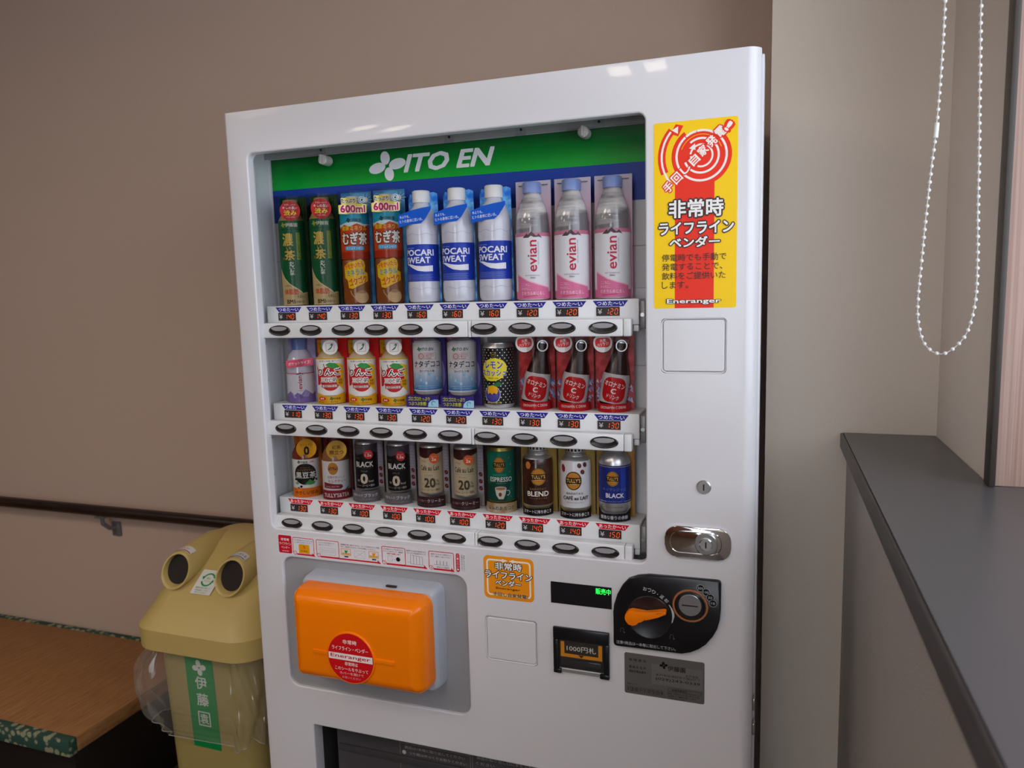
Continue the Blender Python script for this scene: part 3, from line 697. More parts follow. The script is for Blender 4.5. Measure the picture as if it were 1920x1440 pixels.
# ---- dark green tea (two)
def green_tea(col, label):
    t = sample('tea_bottle', label, 'bottle', col, 0, 'dark green tea bottles on the top shelf')
    a = G().rect(-32, 0, 32, 216, '#0d3a20'); 
    for i in range(16): a.line([(random.uniform(8, 30), random.uniform(120, 214)), (random.uniform(14, 31), random.uniform(150, 214))], .7, random.choice(['#2f6a3c', '#4d7f4c', '#184c2a']))
    card(t, .064, .2185, '#0d3a20', art=a)
    bt = M('tea_beige_plastic', '#a08850', .3)
    body(t, [(20, 0), (25, 2), (26, 8), (26, 166), (25, 171), (21, 179), (13.5, 188), (12.5, 192)], M('tea_green_body', '#0a4f2e', .28))
    body(t, [(26.1, 167), (25.1, 172), (21.2, 180), (13.7, 189), (12.6, 192.5)], bt, 'shoulder')
    cap(t, .0150, .192, .212, bt)
    g = G(); g.rect(-40, 1, 40, 170, '#0b5a34'); g.line([(-38, 152), (38, 152)], 1.2, '#0a3a22')
    g.clover(-16, 161, 5, '#9aa23a'); g.T('伊藤園', 1, 161, 24, 7.5, '#d8d8c8', b=.012)
    g.T('濃', -8, 132, 21, 25, '#d0b04c', b=.03); g.T('い', -7, 114.5, 8, 6, '#d0b04c', b=.03); g.T('茶', -5, 101, 20, 19, '#d0b04c', b=.03)
    g.rect(9, 92, 17, 146, '#7f9a2c'); g.VT('カテキン2倍濃い味', 13, 144.5, 4.8, 4.8, '#2e4a1a', .9)
    g.VT('お〜いお茶', -2, 88, 9, 4.8, '#dfe2dc', .7, b=.012); g.rect(-19, 92, -15.5, 97, '#a8483a')
    sw = [(-28, 73), (-24, 64), (-17, 52), (-8, 42), (2, 35), (12, 28), (18, 22), (22, 24), (30, 24), (30, 1), (-28, 1)]
    g.poly([(a_, b_ + 2.5) for a_, b_ in sw[:-2]] + sw[-2:], '#d8cc9c'); g.poly(sw, '#c0a878')
    g.T('2つの働きカテキン', -9, 40, 22, 3.6, '#3a3424'); g.T('体脂肪', -6, 28, 28, 11, '#c43a24', b=.03); g.T('を減らし', 13, 18, 16, 6, '#2e2a1e', b=.01); g.T('BMI', -8, 8, 15, 8, '#1e1c14', b=.03); g.T('を改善する', 9, 7.5, 18, 5, '#2e2a1e', b=.01)
    label_band(t, .0262, .001, .168, '#0b5a34', g)
    b = G().T('茶葉たっぷりの', 0, 11, 22, 3.6, '#e8c8c0').T('キレの良い', 0, 5, 28, 6, '#f4ece6', b=.02).T('渋み', 0, -4.6, 24, 10.5, '#f6dc30', b=.04).T('カテキンの恵み', 0, -13, 18, 2.6, '#e8c8c0')
    for i, q in enumerate(b.sh): b.sh[i] = ([(x + 1, z + 189) for x, z in q[0]], *q[1:])
    badge(t, .001, .1885, .0195, -.0286, '#c01420', b)
    cover(t, .2175)
green_tea(0, 'leftmost green tea bottle with gold lettering and red badge, top shelf')
green_tea(1, 'green tea bottle with gold lettering and red badge, second from left on top shelf')

# ---- barley tea (two)
def barley(col, label):
    t = sample('barley_tea_bottle', label, 'bottle', col, 0, 'barley tea bottles on the top shelf')
    sk = vary(M('sky_blue_print', '#2f8fd0', .4), 40, '#1f78c0', '#4aa8dc')
    a = G().rect(-34, 0, 34, 217, sk)
    for i in range(10): a.line([(22 + 3 * math.cos(i * .63), 203 + 3 * math.sin(i * .63)), (22 + 15 * math.cos(i * .63), 203 + 12 * math.sin(i * .63))], .8, '#bfe0f0')
    a.ell(22, 203, 5.5, 5.5, '#f0f6f8'); a.arc(-24, 205, 9, .6, '#9cd0f0'); a.arc(-26, 192, 6, .6, '#9cd0f0'); a.arc(-16, 209, 4, .6, '#9cd0f0')
    card(t, .068, .2190, '#2f8fd0', art=a)
    body(t, [(22, 0), (27, 3), (28, 10), (28, 84), (26.5, 87), (28, 90), (28, 158), (27, 168), (22, 178), (14, 186), (13, 188)], M('barley_amber', '#8a4a1c', .25))
    cap(t, .0158, .187, .209, white_plastic)
    g = G(); g.rect(-44, 88, 44, 155, '#d0481c'); g.rect(-44, 88, 44, 102, '#b03010'); g.poly([(-44, 154), (-34, 148), (-20, 154), (-8, 150), (6, 156), (22, 150), (34, 154), (44, 150), (44, 176), (-44, 176)], '#cfe8ee')
    g.poly([(-44, 158), (-30, 154), (-14, 158), (4, 159), (20, 155), (44, 156), (44, 176), (-44, 176)], '#1da0c4')
    g.clover(-10, 162, 4.4, '#1c3a34'); g.T('伊藤園', 5, 162, 20, 6.5, '#1a2a34', b=.015); g.T('健康ミネラル', 0, 147, 52, 9, '#f0c428', b=.035)
    g.T('むぎ茶', 0, 127, 50, 23, '#f6f2ee', b=.045, o=('#4a1a10', .10)); g.rect(-19, 104.5, 18, 112.5, '#4ab0e8', 3.4); g.T('カフェインゼロ', -.5, 108.5, 31, 5, '#f4f8fa', b=.015)
    label_band(t, .0282, .088, .174, '#d0481c', g)
    # yellow blob sign in the lower half, teapot below
    b = G().poly([(-26, 74), (-14, 81), (-2, 84), (10, 88), (17, 83), (19, 74), (17, 64), (24, 60), (24, 45), (11, 39), (-8, 30), (-16, 32), (-18, 47), (-25, 52)], '#f4c422')
    b.T('汗をかいたら', -4, 75.5, 39, 10, '#dc501c', b=.035, rot=9); b.T('ミネラル', -1, 62, 35, 11, '#3aa4bc', b=.045, rot=6); b.T('ゴクゴク', 3, 46, 36, 13, '#dc4c18', b=.045, rot=14)
    b.ell(10, 14, 14, 12, '#cfa878'); b.ell(10, 24, 8, 3.4, '#a87c4c'); b.line([(-3, 12), (-10, 20), (-12, 27)], 2.4, '#b89060'); b.arc(10, 26, 8, 1, '#8a6840', 10, 170)
    b.build('drink_slogan', t, wrap(.0284), curved=3)
    s = G().poly([(-27, 174), (-10, 173), (0, 175), (12, 173.5), (26, 176), (27, 192), (8, 193), (6, 205), (-22, 204), (-21, 192), (-27, 190)], '#ecdc5c')
    s.T('600ml', 0, 183.5, 46, 13.5, '#c0185a', b=.05, o=('#f8f2e2', .12)); s.T('たっぷり', -8, 198.5, 27, 8, '#3a3420', b=.045, o=('#f8f2e2', .12)); s.arc(18, 200, 6, 1.4, '#d0e8f4'); s.arc(18, 200, 3, 1.2, '#e0f0f8')
    s.build('volume_sign', t, flat(-.0290))
    cover(t, .217, .0318)
barley(2, 'barley tea bottle with 600ml tag, beside the green tea on the top shelf')
barley(3, 'barley tea bottle with 600ml tag, beside the blue sports drinks on the top shelf')

# ---- sports drink (three)
def sports(col, k):
    t = sample('sports_drink_bottle', ('leftmost of the three white sports drink bottles with blue labels, next to the barley tea', 'middle of the three white sports drink bottles with blue labels', 'rightmost of the three white sports drink bottles with blue labels, next to the pink water')[k], 'bottle', col, 0, 'sports drink bottles on the top shelf')
    wm = vary(M('splash_blue_print', '#2a90e8', .35, spec=.25), 70, '#1674dc', '#86d0fa', lo=.4, hi=.7)
    q = [(-.0300, .001), (.0330, .001), (.0330, .060), (.0310, .205), (.022, .2085), (.010, .206), (-.018, .2045), (-.026, .207), (-.0300, .197)]
    prism('backing_card', q, .0060, .0072, wm, t)
    bm_ = M('milky_bottle', (.60, .60, .68), .16, coat=.4)
    body(t, [(20, 0), (26, 2.5), (28, 9), (28.4, 20), (28.4, 36), (27.8, 38), (28, 40), (28, 110), (27.8, 112), (28.4, 115), (28.4, 140), (26.5, 158), (20, 175), (13.6, 183), (13, 189)], bm_)
    cap(t, .0152, .188, .2105, M('cap_white', (.75, .74, .75), .3))
    g = G(); g.rect(-44, 41, 44, 109, '#1638a8'); g.T('ION SUPPLY DRINK', -17, 102.5, 24, 2.6, '#8aa0d8')
    g.T('POCARI', 2, 94, 55, 11, '#e6e6ee', b=.035); g.T('SWEAT', -1.5, 80, 48, 11, '#e6e6ee', b=.035)
    g.poly([(-28, 73.5), (-14, 73), (-4, 70), (8, 68.5), (27, 70), (27, 59), (12, 58.5), (0, 60.5), (-9, 65), (-17, 70)], '#e6e6ee')
    for i in range(5): g.rect(-26, 52.5 - i * 2.4, 26 - (i % 2) * 3, 53.2 - i * 2.4, '#7488cc')
    label_band(t, .0282, .0405, .1095, '#1638a8', g)
    w_ = G()
    for z0 in (128, 27): w_.line([(-40 + i * 2.5, z0 + 1.8 * math.sin(i * .62)) for i in range(33)], .5, '#8890b0')
    w_.build('wave_lines', t, wrap(.0285), curved=0)
    s = G().poly([(-35, 142), (-8, 147), (10, 148), (19, 155), (31, 172), (31, 178), (10, 175.5), (-10, 172), (-35, 164)], '#0c5cd0')
    s.T('水よりも、', -22, 161, 20, 5.4, '#eef2fa', rot=4, b=.012); s.T('ヒトの身体に近い水。', -9, 154, 46, 6, '#eef2fa', rot=5, b=.012)
    s.build('slogan_band', t, flat(-.0312))
    for c_ in t.children:
        if c_.name.split('.')[0] in ('bottle', 'cap', 'label', 'wave_lines'): c_.scale = (1.09, 1.09, 1)
for i in range(3): sports(4 + i, i)

# ---- pink mineral water (three)
def mineral(col, k):
    t = sample('water_bottle', ('leftmost of the three clear water bottles with pink labels', 'middle of the three clear water bottles with pink labels', 'rightmost of the three clear water bottles with pink labels, top shelf')[k], 'bottle', col, 0, 'pink-labelled water bottles on the top shelf')
    pk = M('pearl_pink_card', '#d8b8c4', .3); nt = pk.node_tree; tcn = nt.nodes.new('ShaderNodeTexCoord'); sp = nt.nodes.new('ShaderNodeSeparateXYZ'); rp = nt.nodes.new('ShaderNodeValToRGB'); mr = nt.nodes.new('ShaderNodeMapRange')
    mr.inputs[2].default_value = .21
    nt.links.new(tcn.outputs['Object'], sp.inputs[0]); nt.links.new(sp.outputs[2], mr.inputs[0]); nt.links.new(mr.outputs[0], rp.inputs[0]); nt.links.new(rp.outputs[0], nt.nodes['Principled BSDF'].inputs['Base Color'])
    rp.color_ramp.elements[0].color = (*rgb('#d88aa8'), 1); rp.color_ramp.elements[1].color = (*rgb('#b9b2c0'), 1); rp.color_ramp.elements.new(.6).color = (*rgb('#d49cb4'), 1)
    a = G()
    for x in (-22, 22): a.rect(x - 6, 206, x + 6, 207.6, '#4a4448', .7); a.rect(x - 4, 204.4, x + 4, 205.2, '#8a848c')
    card(t, .0665, .2145, pk, art=a)
    gl = vary(M('clear_bottle_shoulder', '#9a969c', .10, coat=.6), 22, '#78747a', '#d8d4d2', (.5, .5, 2.4), .42, .62)
    body(t, [(22, 0), (27, 1.5), (28.5, 6), (28.6, 20), (28.6, 108), (28.2, 135), (26.5, 152), (23, 166), (17.5, 180), (13.8, 189), (13.5, 192)], gl)
    cap(t, .0152, .191, .2105, M('cap_lilac', '#7f93cc', .3))
    g = G(); g.rect(-45, 112, 45, 120, '#c8768e'); g.rect(-45, 16, 45, 113.5, '#dfdde2'); g.poly([(-30, 49), (-20, 43), (-8, 36), (8, 30), (22, 26), (30, 24), (30, 3), (-30, 3)], '#eeb0c2'); g.poly([(-30, 46), (-20, 41), (-8, 34), (8, 28), (22, 24), (30, 22), (30, 3), (-30, 3)], '#d8709a')
    for p in ([(-16, 111), (-8, 119), (-5, 111)], [(-9, 113), (-1, 122), (9, 112), (2, 112), (-2, 116), (-4, 112)], [(5, 112), (11, 118), (17, 110.5), (11, 112.5)]): g.poly(p, '#4a4648')
    g.T('evian', 0, 79, 55, 14.5, '#b8203c', b=.018, rot=90); g.T('NATURAL MINERAL WATER', 10, 84, 40, 2, '#8a888c', rot=90)
    g.T('FROM THE FRENCH ALPS', 0, 44.5, 24, 2, '#5a585c'); g.T('500ml', 0, 40.5, 8, 3, '#5a585c', b=.02)
    g.T('こころに、', -12, 28, 16, 5, '#f4d8e2'); g.T('からだに、', -12, 21, 16, 5, '#f4d8e2'); g.T('ミネラルめじるし', 0, 13, 40, 6, '#f4d8e2', b=.01); g.line([(-16, 6.5), (8, 8.5)], .9, '#b8203c')
    label_band(t, .0288, .003, .1195, '#d8709a', g)
for i in range(3): mineral(7 + i, i)
for o_ in list(COL.objects):
    if o_.name.startswith('water_bottle'):
        for c_ in o_.children:
            if c_.name.split('.')[0] in ('bottle', 'cap', 'label'): c_.scale = (1.08, 1.08, 1)

# ---- pocket water
t = sample('water_bottle', 'small clear water bottle with purple mountains and pink ribbon, left end of middle shelf', 'bottle', 0, 1, None)
card(t, .066, .134, vary(M('lilac_card', '#a89cc8', .35), 30, '#8f84b8', '#c4b4d4'))
body(t, [(22, 0), (27, 2), (28.5, 6), (28.5, 70), (28, 84), (22, 100), (15, 107), (14, 110)], M('pale_lilac_bottle', '#c8c6da', .12, coat=.5))
cap(t, .0150, .109, .133, M('cap_blue', '#5a74b8', .3))
g = G(); g.rect(-44, 2, 44, 61, '#d4d2de'); g.rect(-44, 60, 44, 62.5, '#cc6a80')
g.poly([(-45, 14), (-30, 20), (-22, 25), (-14, 16), (-6, 22), (2, 18), (10, 28), (18, 23), (26, 17), (36, 22), (45, 15), (45, 1), (-45, 1)], '#7e6cae'); g.poly([(-20, 24), (-14, 12), (-8, 10), (-14, 18)], '#a89cd0'); g.poly([(10, 27), (4, 14), (16, 12), (20, 20)], '#9a8cc8'); g.poly([(-4, 20), (-2, 8), (6, 12)], '#6858a0')
for p in ([(-7, 59), (-3, 63), (-1, 59)], [(-2, 60), (1, 64), (4, 60)], [(4, 60), (6, 62), (8, 59)]): g.poly(p, '#3e3c40')
g.T('evian', 0, 43, 28, 8, '#b8304a', b=.018, rot=90); g.T('500ml', 0, 26, 12, 2, '#6a6870')
label_band(t, .0287, .001, .0625, '#d4d2de', g)
s = G().rect(-25, 0, 30, 15.5, '#c84a64'); s.T('ポケットサイズ!', 2, 7.5, 44, 7, '#f0dce2', b=.012)
o = box('ribbon_sign', -.0245, .0295, -.0006, 0, 0, .0150, PM('#c84a64'), t); s2 = G(); s2.T('ポケットサイズ!', 2, 7.5, 44, 7, '#f0dce2', b=.012); s2.build('sign_lettering', o, flat(-.0006)); o.location = (0, -.0300, .0755); o.rotation_euler = (0, -.09, 0)
cover(t, .133)

# ---- apple juice (three)
def apple(col, k):
    t = sample('apple_juice_bottle', ('leftmost of the three apple juice bottles on red cards', 'middle of the three apple juice bottles on red cards', 'rightmost of the three apple juice bottles on red cards, next to the white coconut drink')[k], 'bottle', col, 1, 'apple juice bottles on the middle shelf')
    a = G().rect(-34.5, 100, -4, 128, '#c88a14', 2); a.T('りんご果汁', -21, 120, 22, 6, '#3a2a10', b=.01); a.T('信州産', -21, 110, 16, 6, '#3a2a10', b=.01)
    card(t, .0715, .134, '#c41a1c', art=a)
    body(t, [(24, 0), (27.5, 2), (28.5, 6), (28.5, 80), (27, 92), (20, 103), (15, 107), (15, 110)], M('juice_amber', '#b8a080', .25))
    cap(t, .0165, .110, .130, M('cap_pearl', (.60, .58, .56), .3))
    g = G(); g.rect(-45, 18, 45, 90, '#e0dcd8'); g.rect(-45, 91, 45, 94, '#d09a20'); g.T('信州育ちの林檎三種ブレンド', 0, 87.5, 44, 3.4, '#3c3430', b=.01)
    g.poly([(14, 84), (30, 78), (30, 26), (18, 36), (16, 60)], '#e4b828'); g.ell(0, 52, 22, 25, '#b81c24'); g.poly([(-30, 80), (-26, 72), (-19, 62), (-22, 40), (-30, 38)], '#b81c24')
    g.poly([(-8, 80), (0, 84.5), (12, 83), (21, 75), (10, 72.5), (0, 74)], '#2e8a3c'); g.line([(-9, 72), (-12, 82)], 1.6, '#7a2a20')
    g.T('りんご', -1, 66, 49, 13.5, '#4a2c20', b=.03, o=('#f4f0ec', .11)); g.T('三兄弟', -3, 50, 32, 9.5, '#5a3c30', b=.025, o=('#f4f0ec', .12)); g.rect(-18, 34, 14, 40, '#9a6c64', 1); g.T('果汁100%混濁', -2, 37, 28, 4.4, '#f0e4e0', b=.01)
    g.ell(20, 45, 8, 8, '#d8981c'); g.T('長野', 20, 48, 8, 4.6, '#4a2a14', b=.02); g.T('県産', 20, 42.5, 8, 4.6, '#4a2a14', b=.02)
    label_band(t, .0288, .018, .094, '#e0dcd8', g)
    s = G().poly([(-33, 1), (33, 1), (33, 23), (22, 21), (10, 17), (0, 15.5), (-10, 17), (-22, 21), (-33, 23)], '#cf9612'); s.ell(-19, 11.5, 8.5, 4, '#c42a20'); s.T('果実', -19, 11.5, 9, 4, '#f4e8d8', b=.015); s.clover(1, 11.2, 4, '#3a6a34'); s.T('伊藤園', 12, 11, 14, 4.6, '#4a4424', b=.012); s.T('長野県産りんご果汁使用', -8, 4.6, 44, 2.6, '#6a4c14')
    s.build('gold_base_band', t, wrap(.0312), curved=3, rough=.25)
    b = G(); b.T('', 0, 0, 1, 1, '#fff'); b.frame(-5.4, 106.5, 11.4, 123.5, .7, '#c06a6a', 1); b.poly([(-3.5, 109), (1, 109.6), (5, 112), (8, 118), (9.6, 122), (7.4, 121), (5, 116), (1, 112.2)], '#2e6a48'); b.poly([(3, 118), (7, 119), (8, 123), (5, 121.6)], '#2e6a48')
    badge(t, .003, .115, .0150, -.0255, '#e4e0de', b)
for i in range(3): apple(1 + i, i)

# ---- coconut yoghurt drink (two)
def coco(col, k):
    t = sample('coconut_drink_bottle', ('white and blue coconut jelly drink bottle beside the apple juice, middle shelf', 'white and blue coconut jelly drink bottle beside the black lemon can, middle shelf')[k], 'bottle', col, 1, 'coconut jelly drinks on the middle shelf')
    a = G().ell(0, 60, 33, 50, '#8c84c8'); a.ell(-18, 131, 16, 10, '#b04a80'); a.T('乳酸菌入', -18, 128, 20, 5, '#f0d8e4', b=.01)
    card(t, .0705, .134, '#4a3c94', art=a)
    body(t, [(20, 22), (24, 25), (26, 30), (27.5, 34), (27.8, 38), (27.8, 108), (27, 118), (25, 127), (14, 131)], M('yoghurt_white', (.62, .61, .64), .3))
    bl = M('frosty_blue_print', '#2a90d0', .35); nt = bl.node_tree; tcn = nt.nodes.new('ShaderNodeTexCoord'); sp = nt.nodes.new('ShaderNodeSeparateXYZ'); rp = nt.nodes.new('ShaderNodeValToRGB'); mr = nt.nodes.new('ShaderNodeMapRange')
    mr.inputs[1].default_value = .033; mr.inputs[2].default_value = .072
    nt.links.new(tcn.outputs['Object'], sp.inputs[0]); nt.links.new(sp.outputs[2], mr.inputs[0]); nt.links.new(mr.outputs[0], rp.inputs[0]); nt.links.new(rp.outputs[0], nt.nodes['Principled BSDF'].inputs['Base Color'])
    rp.color_ramp.elements[0].color = (*rgb('#1c80c8'), 1); rp.color_ramp.elements[1].color = (*rgb('#d4dce8'), 1)
    g = G(); g.rect(-44, 30, 44, 124, '#d8d6dc'); g.rect(-44, 33, 44, 70, bl)
    for i in range(14):
        x = -36 + i * 5.4; z = 42 + (i * 37 % 20); g.rect(x, z, x + 4, z + 5, '#8cc4e6' if i % 2 else '#b8d8ec')
    g.clover(-14, 112, 4.2, '#2a7a44'); g.T('ITO EN', 2, 112, 24, 5, '#2c3450', b=.03, sh=.25); g.frame(-16, 92, 18, 105, .5, '#d09890', 1); g.arc(-10, 98.5, 4.6, 1, '#c8645c'); g.T('トクホ', -10, 98.5, 5, 4, '#c8645c'); g.T('おなかの調子', 5, 102, 18, 3, '#c8645c'); g.T('を整えます', 5, 98.4, 18, 3, '#c8645c'); g.T('特定保健用', 2, 94.6, 14, 2.4, '#c8645c')
    g.T('ナタデココ', 0, 83.5, 53, 12.5, '#2c3450', b=.02); g.line([(-26, 75.5), (26, 75.5)], .4, '#d8a8a8'); g.T('ヨーグルト味', 0, 70, 28, 5, '#4a4a5a', b=.012)
    g.T('オリゴ糖配合ですっきり続けられるおいしさ', 0, 41, 48, 2.6, '#d8e8f4'); g.T('栄養成分たっぷりの飲みもの', 0, 37, 36, 2.4, '#d8e8f4')
    label_band(t, .0280, .030, .124, '#d8d6dc', g)
    s = G().rect(-34, 1, 34, 22.5, '#3c2c80'); s.poly([(12, 1), (13, 8), (18, 13), (26, 15.5), (34, 15), (34, 1)], '#a8d4ec'); s.arc(24, 8, 4, 1.6, '#3a94c8', 20, 240)
    s.T('ゴロゴロたっぷり', -7, 16.5, 46, 7.6, '#c8cc50', b=.03, o=('#241858', .10)); s.T('つぶつぶ食感!', -10, 7, 38, 7.6, '#c8cc50', b=.03, o=('#241858', .10))
    o = box('base_sign', -.0345, .0345, -.0300, -.0292, .0003, .0228, PM('#3c2c80'), t); s.build('sign_lettering', o, flat(-.0300))
    cover(t, .133)
for i in range(2): coco(4 + i, i)

# ---- lemon can
t = sample('soda_can', 'black can with white polka dots and yellow lemon oval, middle shelf', 'can', 6, 1, None)
body(t, [(24, 0), (26, 0), (29, 3), (31.4, 8), (31.6, 10), (31.6, 112), (31, 115), (27.5, 120), (27, 123), (25.5, 123)], silver, 'can_body', 40)
g = G(); g.rect(-98, 9, 98, 114, '#141216')
for r_ in range(20):
    for c_ in range(-9, 10): 
        g.L = 1; g.ell(c_ * 9.4 + (4.7 if r_ % 2 else 0), 12 + r_ * 5.2, 1.15, 1.15, '#dcdad8', n=8)
g.ell(-4, 102, 5.5, 5.5, '#141216', n=20); g.arc(-4, 102, 4.6, .7, '#9a8c3a'); g.T('POP', -4, 102, 6, 3.4, '#9a8c3a', b=.02); g.T('SPARKLING', -4, 95, 10, 2, '#9a8c3a')
g.ell(-5, 74, 28, 21, '#e6d22c', rot=12); g.ell(-5, 74, 0.1, 0.1, '#e6d22c')
g.T('レモン', -4, 83, 36, 13, '#2c3c9c', b=.03, o=('#e0dce0', .06)); g.T('スカッシュ', -5, 68, 52, 11.5, '#2c3c9c', b=.03, o=('#e0dce0', .06)); g.T('SINCE 1976', -5, 58, 20, 2.6, '#5a5420', b=.02)
g.poly([(-24, 50), (-12, 44), (-4, 48), (6, 52), (14, 46), (4, 42), (-6, 43), (-18, 44)], '#1c6a34')
g.ell(-8, 28, 16.5, 16.5, '#cfccd4'); g.ell(-8, 28, 15.6, 15.6, '#3a3a8a'); g.poly([(-19, 36), (-14, 43), (-6, 45), (2, 42), (4, 34), (1, 28), (-4, 31), (-8, 27.5), (-12, 31), (-17, 28)], '#e8a818')
for i in range(7): g.line([(-20 + i * 2, 26 - i * 1.6), (4 - i * 1.6, 26 - i * 1.6)], .35, '#6a6ab0')
g.T('果汁10%未満', -4, 12.5, 26, 4.6, '#b0a438', b=.01)
label_band(t, .0318, .0095, .1135, '#141216', g, 'printed_sleeve')
box('backing_card', -.034, .034, .0325, .0331, 0, .134, PM('#8f8f94'), t); t.location.y = .0690

# ---- vitamin drink (three)
def vit(col, k):
    t = sample('vitamin_drink_bottle', ('leftmost of the three brown vitamin drink bottles on red cards', 'middle of the three brown vitamin drink bottles on red cards', 'rightmost of the three brown vitamin drink bottles on red cards, middle shelf')[k], 'bottle', col, 1, 'vitamin drink bottles on the middle shelf')
    rm = vary(M('red_mosaic_print', '#c81c24', .35), 90, '#a8141c', '#e0444a', lo=.4, hi=.75)
    a = G()
    for i in range(26):
        x = random.choice([-1, 1]) * random.uniform(22, 33); z = random.uniform(14, 52); s_ = random.uniform(2, 5)
        a.poly([(x - s_, z), (x, z + s_ * 1.4), (x + s_ * .8, z - s_)], random.choice(['#7c94d4', '#a8bce8', '#d0d8f0', '#5c74c0']))
    a2 = []
    for v, f, c, L, tx in a.sh: a2.append(([(max(-34, min(34, p[0])), p[1]) for p in v], f, c, L, tx))
    a.sh = a2; card(t, .070, .136, rm, art=a)
    p = bpy.data.objects.new('brown_bottle', None); COL.objects.link(p); p.parent = t; p.location = (-.0045, -.002, .004); p.rotation_euler = (0, math.radians(9), 0)
    br = M('brown_glass', (.020, .006, .005), .16, coat=.1, spec=.35, bump=(160, .5))
    lathe('bottle_glass', [(.019, .004), (.0235, .008), (.0245, .014), (.0245, .056), (.0225, .064), (.0185, .080), (.0142, .094), (.0125, .108), (.0125, .120)], br, p, 32)
    cap(p, .0128, .119, .127, silver, name='crown_cap')
    fr = frame_sweep('pull_ring', -.0095, .0115, .104, .126, .0105, [(0, -.0150), (.0006, -.0165), (.0022, -.0165), (.0028, -.0150)], silver, p)
    g = G(); g.rect(-30, 12, 30, 62, '#c8c4c8'); g.rect(-23, 14, 22, 58.5, '#c4141e', 15)
    g.T('オロナミン', 0, 45.5, 38, 8.5, '#f0e8e6', b=.035, rot=-7); g.T('C', -1, 34, 8.5, 8.5, '#f0e8e6', b=.04); g.T('ドリンク', -1, 23.5, 22, 7, '#f0e8e6', b=.03, rot=-7)
    o = lathe('paper_label', [(.0247, .012), (.0247, .0565), (.0228, .0640)], PM('#c8c4c8'), p, 32); 
    g2 = G(); g2.sh = [q for q in g.sh if True]
    g2.build('label_print', p, wrapf(lambda b: .0248 if b < .0565 else .0248 - (b - .0565) * .26), curved=3)
    s = G().rect(-33, 1, 33, 15, '#c4141e'); s.T('ORONAMIN C DRINK', -1, 9, 50, 4.6, '#f0dcdc', b=.03)
    base_sign(t, .0155, '#c4141e', s, .0300, 76)
    b = G().rect(-31, 116, -4.5, 132.5, '#cc2028', 6.5); b.T('元気', -17.5, 127.6, 11, 5.4, '#f4e8e4', b=.02, rot=12); b.T('ハツラツ!', -17.5, 121, 20, 5.4, '#f4e8e4', b=.02, rot=12)
    badge(t, -.0178, .1235, .0165, -.0288, '#d8d4d4', b)
    cover(t, .135, .0320)
for i in range(3): vit(7 + i, i)

# ---- bottom shelf: black bean tea, milk tea
t = sample('black_bean_tea_bottle', 'black bean tea bottle with orange base sign, left end of bottom shelf', 'bottle', 0, 2, None)
card(t, .0670, .134, '#d06a18')
body(t, [(24, 0), (28, 3), (28.3, 8), (28.3, 80), (27, 92), (20, 106), (15, 112)], M('bean_tea_amber', '#7a2c14', .2, coat=.4)); cap(t, .0155, .112, .132, M('cap_orange', '#c8641c', .35))
g = G(); g.rect(-44, 14, 44, 80, '#dddcda'); g.clover(-13, 75, 3.6, '#2c4a44'); g.T('伊藤園', -2, 74.5, 14, 4.6, '#2c3a3a', b=.012); g.T('国産', 14, 74.5, 9, 3.4, '#c84a54', b=.01)
g.ell(-1, 49, 23.5, 22.5, '#1a1a20'); g.T('ポリフェノール', -1, 63, 20, 3, '#b07a30'); g.T('ライツブラウン', -1, 58, 32, 4.4, '#c88a34'); g.T('黒豆茶', 0, 47, 42, 13.5, '#e8e6e2', b=.015)
for x, z in ((22, 36), (-10, 23), (-16, 19), (-22, 38)): g.ell(x, z, 2.8, 2.6, '#1a1414', n=14)
g.poly([(-3, 28), (4, 34), (8, 38), (12, 34), (20, 32), (16, 27), (8, 26)], '#3a8a4c'); g.poly([(-24, 30), (-19, 34), (-14, 29), (-20, 27)], '#6aa874')
label_band(t, .0286, .014, .080, '#dddcda', g)
base_sign(t, .0195, '#dc6c10', G().T('やさしい甘み', 0, 10, 50, 8, '#3a2414', b=.02), .0310, 66)
badge(t, .0045, .103, .0205, -.0270, '#d89a18', G().T('カフェイン', 4.5, 111, 24, 5.5, '#4a3010', b=.015).T('0', 4.5, 98.5, 10, 17, '#1e1810', b=.05)); cover(t, .133)

t = sample('milk_tea_bottle', 'milk tea bottle with gold badge and maroon base sign, second on bottom shelf', 'bottle', 1, 2, None)
card(t, .0670, .134, '#6a1c24')
body(t, [(24, 0), (28, 3), (28.3, 8), (28.3, 80), (27, 92), (20, 106), (15, 112)], M('milk_tea_tan', '#8a5a38', .25, coat=.3)); cap(t, .0155, .112, .132, M('cap_maroon', '#5a1820', .35))
g = G(); g.rect(-44, 14, 44, 80, '#d4d2d6'); g.ell(-5, 65, 10.5, 13, '#b87a2c'); g.rect(-15.3, 62, 5.3, 68, '#6a2028'); g.T("TULLY'S", -5, 65, 19, 4.6, '#d8a858', b=.02)
g.T('紅茶がおいしい', 1, 47, 36, 5.6, '#8a4450', b=.01); g.T('ミルクティー', 3, 38.5, 38, 6.4, '#7a3440', b=.015); g.poly([(-28, 36), (12, 31), (14, 26), (10, 22), (-28, 24)], '#7a2030'); g.T('ROYAL MILK TEA', -8, 27, 28, 3, '#d8b0b4')
for x, z in ((18, 28), (24, 26), (20, 22), (15, 34)): g.ell(x, z, 3, 3, '#c8d0e4', n=10)
g.poly([(18, 20), (28, 26), (26, 18)], '#3a8a5c')
label_band(t, .0286, .014, .080, '#d4d2d6', g)
base_sign(t, .0195, '#7c1c2c', G().T("TULLY'S&TEA", 0, 9.5, 56, 8.5, '#d8ccc8', b=.015), .0310, 66)
badge(t, .0045, .103, .0205, -.0270, '#c89a3c', G().T('紅茶', 4.5, 109, 17, 8, '#5a3414', b=.02).T('際立つ', 4.5, 98.5, 28, 9, '#5a3414', b=.02)); cover(t, .133)

